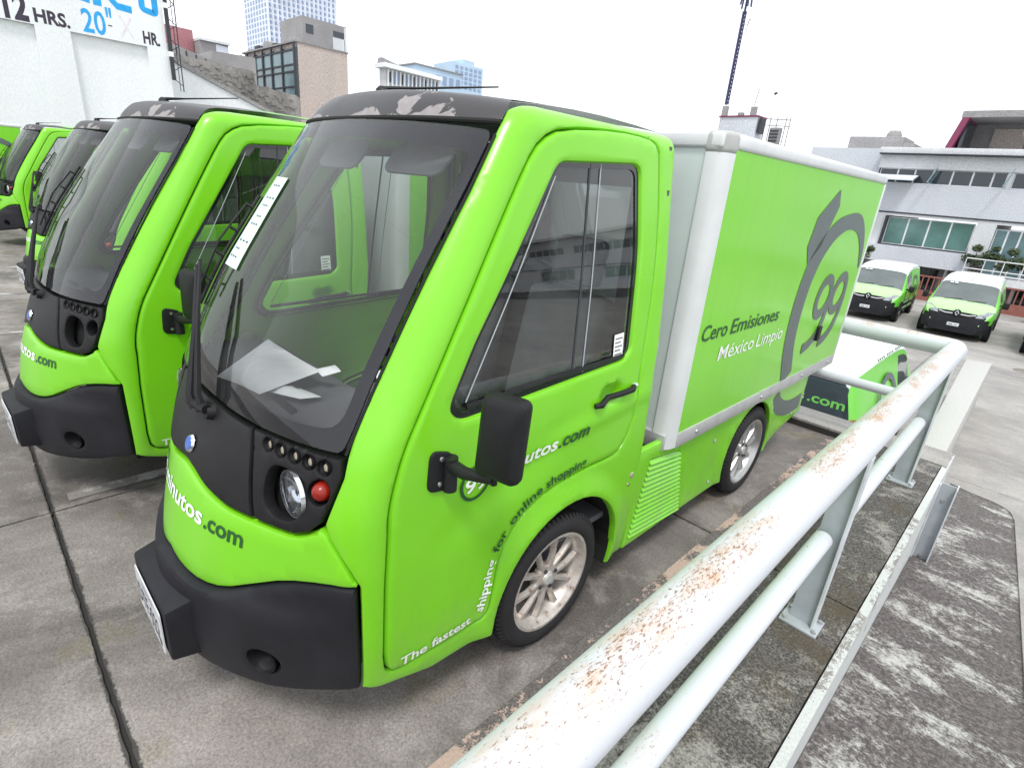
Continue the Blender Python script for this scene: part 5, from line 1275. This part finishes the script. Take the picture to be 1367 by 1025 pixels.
def flatwall(name,mat,x,poly,th,label,cat='wall'):
    o=MB().extr(poly,0,x-th,x).build(name,mat); return tag(o,label,cat)
flatwall('sloping_wall','white_wall',-21,[(4.2,-1.7),(9.5,-1.7),(9.5,2.78),(4.2,4.76)],.5,'white wall with a sloping grey coping to the right of the sign wall')
cop=tag(MB().extr([(4.2,4.765),(9.5,2.785),(9.5,2.9),(4.2,4.9)],0,-21.55,-20.93).build('coping','conc_far'),'grey sloping coping lying on the white wall beside the sign wall','coping')
old=empty('old_rubble_wall',(-26,0,0)); tag(old,'crumbling old grey rubble wall above the sloping white wall','wall')
def rough(poly,amp,n):
    out=[]
    for i in range(len(poly)):
        a,b=poly[i],poly[(i+1)%len(poly)]
        for k in range(n):
            t=k/n; out.append((a[0]*(1-t)+b[0]*t, a[1]*(1-t)+b[1]*t+(random.uniform(-amp,amp) if k else 0)))
    return out
pl=[(6.0,5.47)]+rough([(6.0,5.47),(9.32,5.36)],.03,14)[1:14]+[(9.32,5.36),(9.40,4.86)]+rough([(9.4,4.86),(11.4,4.66)],.05,12)[1:12]+[(11.4,4.60),(11.4,-1.7),(6.0,-1.7)]
MB().extr(pl[::-1],0,-.6,0).build('wall','old_wall',old)
rr=random.Random(3)
for k in range(150):                                   # stones standing proud of the render
    y=rr.uniform(6.3,11.1); ztop=5.3 if y<9.25 else 4.62; z=ztop-rr.uniform(.05,1.15); a,b=rr.uniform(.08,.24),rr.uniform(.05,.11)
    MB().extr([(y,z),(y+a,z+rr.uniform(-.02,.02)),(y+a*.9,z+b),(y+a*.1,z+b*.9)],0,.001,rr.uniform(.02,.06)).build('stone','old_wall',old)
flatwall('grey_block_wall','conc_far',-34,[(8.0,-1.7),(12.6,-1.7),(12.6,7.10),(10.3,7.02),(10.25,6.55),(8.66,6.92),(8.0,6.95)],6,'plain grey block wall between the red block and the glass fronted building','building')
for k in range(4): 
    o=MB().box(-33.99,-33.95,8.55+.46*k,8.60+.46*k,6.0,6.86-.1*k).build('wall_pipe','dark_metal'); tag(o,['leftmost thin downpipe on the plain grey block wall','second thin downpipe from the left on the grey block wall','third thin downpipe from the left on the grey block wall','rightmost thin downpipe on the plain grey block wall'][k],'pipe','downpipes on the grey wall')
rd=tag(MB().box(-46,-41,10.0,11.60,-1.7,8.97).build('red_block','red_far',bevel=.05),'muted red block building behind the sign wall','building')
g2=empty('grey_house',(0,0,0)); tag(g2,'grey flat roofed house with a white gable beside the red block','building')
MB().box(-46,-40,11.62,13.3,-1.7,8.35).build('wall','conc_far',g2); MB().box(-46.2,-39.8,11.60,13.35,8.36,8.50).build('roof','grey_bldg2',g2)
MB().extr([(12.55,8.30),(13.28,8.25),(13.28,7.85),(12.55,7.65)],0,-39.99,-39.96).build('white_gable','far_white',g2)
# glass fronted building with a blank peach wall
pe=empty('peach_building',(-37.4,16.5,0)); tag(pe,'building with a blank peach side wall and a dark framed glass front','building')
MB().box(-9.0,0,.2,3.75,-1.7,9.03).build('wall','peach',pe); MB().box(-9.05,.06,.0,3.80,9.031,9.12).build('roof_edge','conc_far',pe)
MB().box(-9.2,-.05,.05,.195,3.0,8.75).build('glass_backing','glass_dark',pe)
cols=[-9.2,-8.0,-6.6,-5.2,-3.7,-2.0,-.10]; rows=[4.9,5.9,6.45,7.35,7.75,8.6]
for i in range(6):
    for j in range(5):
        MB().box(cols[i]+.10,cols[i+1]-.10,.02,.045,rows[j]+.06,rows[j+1]-.04).build('pane','glass_blue',pe)
for x in cols: MB().box(x-.09,x+.09,-.06,.048,3.0,8.95).build('mullion','dark_metal',pe)
for z in rows: MB().box(-9.3,-.02,-.03,.019,z-.05,z+.05).build('transom','dark_metal',pe)
for k,(x,z) in enumerate(((-8.6,8.9),(-7.2,8.95),(-5.6,8.9),(-4.1,9.0),(-1.6,9.1))):
    o=MB().box(-37.4+x-.35,-37.4+x+.35,16.9,17.5,9.03,9.03+.35+.12*(k%3)).build('roof_unit','dark_metal' if k%2 else 'conc_far',bevel=.03); tag(o,['leftmost small roof unit above the dark framed glass front','dark roof unit second from the left above the glass front','pale roof unit in the middle above the glass front','dark roof unit above the glass front, second from the peach wall','pale roof unit nearest the blank peach wall'][k],'roof unit','roof units above the glass front')
co=empty('concrete_block',(-52.5,24.3,0)); tag(co,'plain concrete block with two dark openings in front of the pale tower','building')
MB().box(-4.5,0,-.10,4.25,-1.7,14.0).build('wall','conc_far',co); MB().box(-4.5,.05,4.0,4.25,-1.7,13.9).build('side_wall','grey_bldg2',co)
MB().box(.001,.03,.25,.95,12.75,13.45).build('opening','glass_dark',co); MB().box(.001,.03,2.9,4.0,13.0,13.45).build('opening','glass_dark',co); MB().box(.001,.05,2.85,4.05,11.6,12.9).build('plaster_panel','grey_bldg2',co)
MB().box(-2,.3,1.4,2.6,9.0,11.2).build('tank_shed','conc_far',co)
# pale tower with its window grid
tw=empty('pale_tower',(-170,70.2,0)); tag(tw,'tall pale tower with a dense grid of windows, cut by the top of the photo','tower')
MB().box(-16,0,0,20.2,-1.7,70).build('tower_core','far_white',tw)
wm=MB().box(.02,.30,0,.62,0,1.0); 
wme=None
ny,nz=15,26
idx=0
for j in range(nz):
    for i in range(ny):
        y=.45+i*1.32; z=27.0+j*1.35
        if z>52: continue
        if idx==0:
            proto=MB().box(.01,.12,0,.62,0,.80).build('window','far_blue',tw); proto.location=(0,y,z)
        else:
            o=proto.copy(); COL.objects.link(o); o.location=(0,y,z)
        idx+=1
        if idx>=285: break
    if idx>=285: break
lft=MB()
for j in range(20):
    for i in range(8): lft.box(-15.2+i*1.95,-14.3+i*1.95,-.12,-.01,27+j*1.35,27.8+j*1.35)
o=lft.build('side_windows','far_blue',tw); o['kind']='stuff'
fn=MB()
for i in range(16): fn.box(0,.5,.06+i*1.32,.24+i*1.32,20,70)
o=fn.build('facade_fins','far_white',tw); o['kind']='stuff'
# colonnaded white building
cb=empty('white_colonnade_building',(-36.8,22.8,0)); tag(cb,'white building with tall narrow windows under an angled cornice above the nearest van','building')
MB().box(-.8,0,.1,4.85,-1.7,8.70).build('wall','grey_bldg2',cb)
MB().extr([(-.25,8.62),(4.95,8.55),(4.95,8.80),(2.3,8.88),(-.25,8.90)],0,-.9,.45).build('cornice','white_wall',cb)
MB().extr([(-.1,8.90),(.0,9.30),(2.0,8.95),(2.0,8.90)],0,-.8,-.3).build('gable','conc_far',cb)
for k in range(13): MB().box(.001,.05,.35+.35*k,.52+.35*k,7.75,8.42).build('window','far_blue' if k%3 else 'glass_dark',cb)
for k in range(14): MB().box(.051,.20,.20+.35*k,.28+.35*k,-1.7,8.55).build('column','white_wall',cb)
bl=empty('blue_grey_building',(-44,32.5,0)); tag(bl,'low blue grey building to the right of the colonnaded one','building')
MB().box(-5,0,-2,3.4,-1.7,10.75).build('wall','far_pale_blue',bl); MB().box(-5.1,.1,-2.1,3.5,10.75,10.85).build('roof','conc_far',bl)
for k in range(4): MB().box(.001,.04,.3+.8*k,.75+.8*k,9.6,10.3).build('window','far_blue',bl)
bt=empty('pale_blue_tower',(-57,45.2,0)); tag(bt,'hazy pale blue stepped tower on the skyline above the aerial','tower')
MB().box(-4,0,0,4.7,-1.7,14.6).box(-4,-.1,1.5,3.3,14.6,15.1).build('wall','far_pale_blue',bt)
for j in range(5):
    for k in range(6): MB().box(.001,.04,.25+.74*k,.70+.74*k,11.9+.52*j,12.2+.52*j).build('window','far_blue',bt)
# rooftop with the mast, far right of centre
rt_=empty('rooftop_building',(-10.4,25,0)); tag(rt_,'grey rooftop building carrying the mast behind the cargo box','building')
MB().box(-.86,.86,-.6,.3,-1.7,5.24).build('wall','grey_bldg',rt_); MB().box(-.90,.90,-.65,.35,5.241,5.30).build('roof_edge','maroon',rt_)
MB().box(.92,1.02,-.5,0,4.6,5.2).build('louvre','dark_metal',rt_)
for k,(x,h) in enumerate(((-.78,.42),(.0,.14),(.55,.36))):
    o=MB().box(-10.4+x-.11,-10.4+x+.11,24.5,24.7,5.30,5.30+h).build('chimney','conc_far'); tag(o,['stubby chimney at the foot of the tall mast','tiny chimney between the other two','chimney with a short rod right of the mast'][k],'chimney')
ms=empty('radio_mast',(-11.18,24.6,5.78)); tag(ms,'tall slender dark lattice radio mast on the rooftop, cut by the top edge','mast')
lg=MB()
for a in range(3):
    dx,dy=.075*math.cos(2.1*a),.075*math.sin(2.1*a); lg.tube([(dx,dy,0),(dx,dy,3.6)],.030,5)
for k in range(24):
    for a in range(3):
        b=(a+1)%3; lg.tube([(.075*math.cos(2.1*a),.075*math.sin(2.1*a),.15*k),(.075*math.cos(2.1*b),.075*math.sin(2.1*b),.15*k+.15)],.018,4)
lg.build('lattice','mast_blue',ms); MB().tube([(0,0,3.5),(0,0,5.2)],.05,6).build('pole','mast_blue',ms)
an=MB()
for a in range(7): an.tube([(.24*math.cos(.9*a),.20*math.sin(.9*a),3.75+.12*(a%3)),(.20*math.cos(.9*a),.20*math.sin(.9*a),4.2+.1*(a%2))],.04,5)
an.build('aerials','mast_blue',ms)
MB().tube([(.03,0,3.1),(.25,0,3.1),(.22,0,2.7),(.03,0,2.75)],.012,5).tube([(.25,0,3.1),(.29,0,3.28),(.36,0,3.28)],.018,5).build('side_bracket','mast_blue',ms)
w1=tag(MB().tube([(-10.42,24.6,5.5),(-10.55,24.6,7.4)],.006,4).build('whip_aerial','dark_metal'),'hair thin vertical aerial right of the radio mast','aerial')
w2=tag(MB().tube([(-9.88,24.6,5.72),(-9.80,24.6,6.35)],.014,5).build('rod_aerial','dark_metal'),'short slanted rod on the right chimney','aerial')
fr2=empty('roof_framework',(-11.2,30,0)); tag(fr2,'thin pipe framework and louvred cabinet on the roof behind the cargo box','framework')
pf_=MB()
for z in (5.9,5.6): pf_.tube([(-.6,0,z),(1.0,0,z-.1)],.028,4)
for x in (-.3,-.05,.3,.75,.95): pf_.tube([(x,0,4.4),(x,0,5.95)],.026,4)
pf_.build('pipes','conc_far',fr2)
lv=MB().box(.05,.55,-.1,.3,4.5,5.45).build('cabinet','conc_far',fr2)
for k in range(5): MB().box(.08,.52,-.13,-.101,4.62+.16*k,4.70+.16*k).build('louvre','dark_metal',lv)
bird=MB().lathe([(0,-.10),(.05,-.06),(.07,0),(.045,.07),(0,.12)],(-11.30,30,7.06),(1,0,.25),8).build('beacon','dark_metal'); tag(bird,'small dark beacon on a hair thin wire above the roof framework','beacon')
MB().tube([(-11.30,30,7.0),(-11.45,30,5.9)],.004,4).build('wire','conc_far',bird)

# ================================================================== grit on the deck and ledge, and cables
gr_=MB(); rg=random.Random(11)
for k in range(900):
    if k%3==0: x,y,z=rg.uniform(1.0,1.11)-abs(rg.gauss(0,.05)),rg.uniform(-2.2,3.3),.004
    elif k%3==1: x,y,z=rg.uniform(1.15,1.54),rg.uniform(-2.2,3.3),.062
    else: x,y,z=rg.uniform(-4,1.0),rg.uniform(-2.2,1.5),0
    s_=rg.choice((.0022,.003,.004,.006)); a=rg.uniform(0,3)
    p=[(x+s_*rg.uniform(.6,1.3)*math.cos(a+q*PI/2),y+s_*rg.uniform(.6,1.3)*math.sin(a+q*PI/2)) for q in range(4)]
    gr_.add([(q[0],q[1],z) for q in p]+[(x,y,z+s_*.9)],[(0,1,4),(1,2,4),(2,3,4),(3,0,4)])
M['grit']=simple('grit',(.22,.20,.17),.9,var=.6,scale=200)
gg=gr_.build('grit','grit'); gg['kind']='stuff'
lv_=MB()
for k in range(26):
    x,y=rg.uniform(-3.5,1.05),rg.uniform(-2.2,1.4); s_=rg.uniform(.008,.018); a=rg.uniform(0,6); u=Vector((math.cos(a),math.sin(a),0)); w2_=Vector((-u.y,u.x,0)); c=Vector((x,y,.004))
    lv_.add([c-u*s_,c-w2_*s_*.4+Vector((0,0,.003)),c+u*s_,c+w2_*s_*.4+Vector((0,0,.004))],[(0,1,2),(0,2,3)])
M['dry_leaf']=simple('dry_leaf',(.16,.12,.06),.8)
ll=lv_.build('leaf_litter','dry_leaf'); ll['kind']='stuff'
for k,(a,b,sag) in enumerate((((-12,29,5.2),(14,29.5,5.9),.5),)):
    pts=[(a[0]+(b[0]-a[0])*t,a[1]+(b[1]-a[1])*t,a[2]+(b[2]-a[2])*t-sag*4*t*(1-t)) for t in np.linspace(0,1,16)]
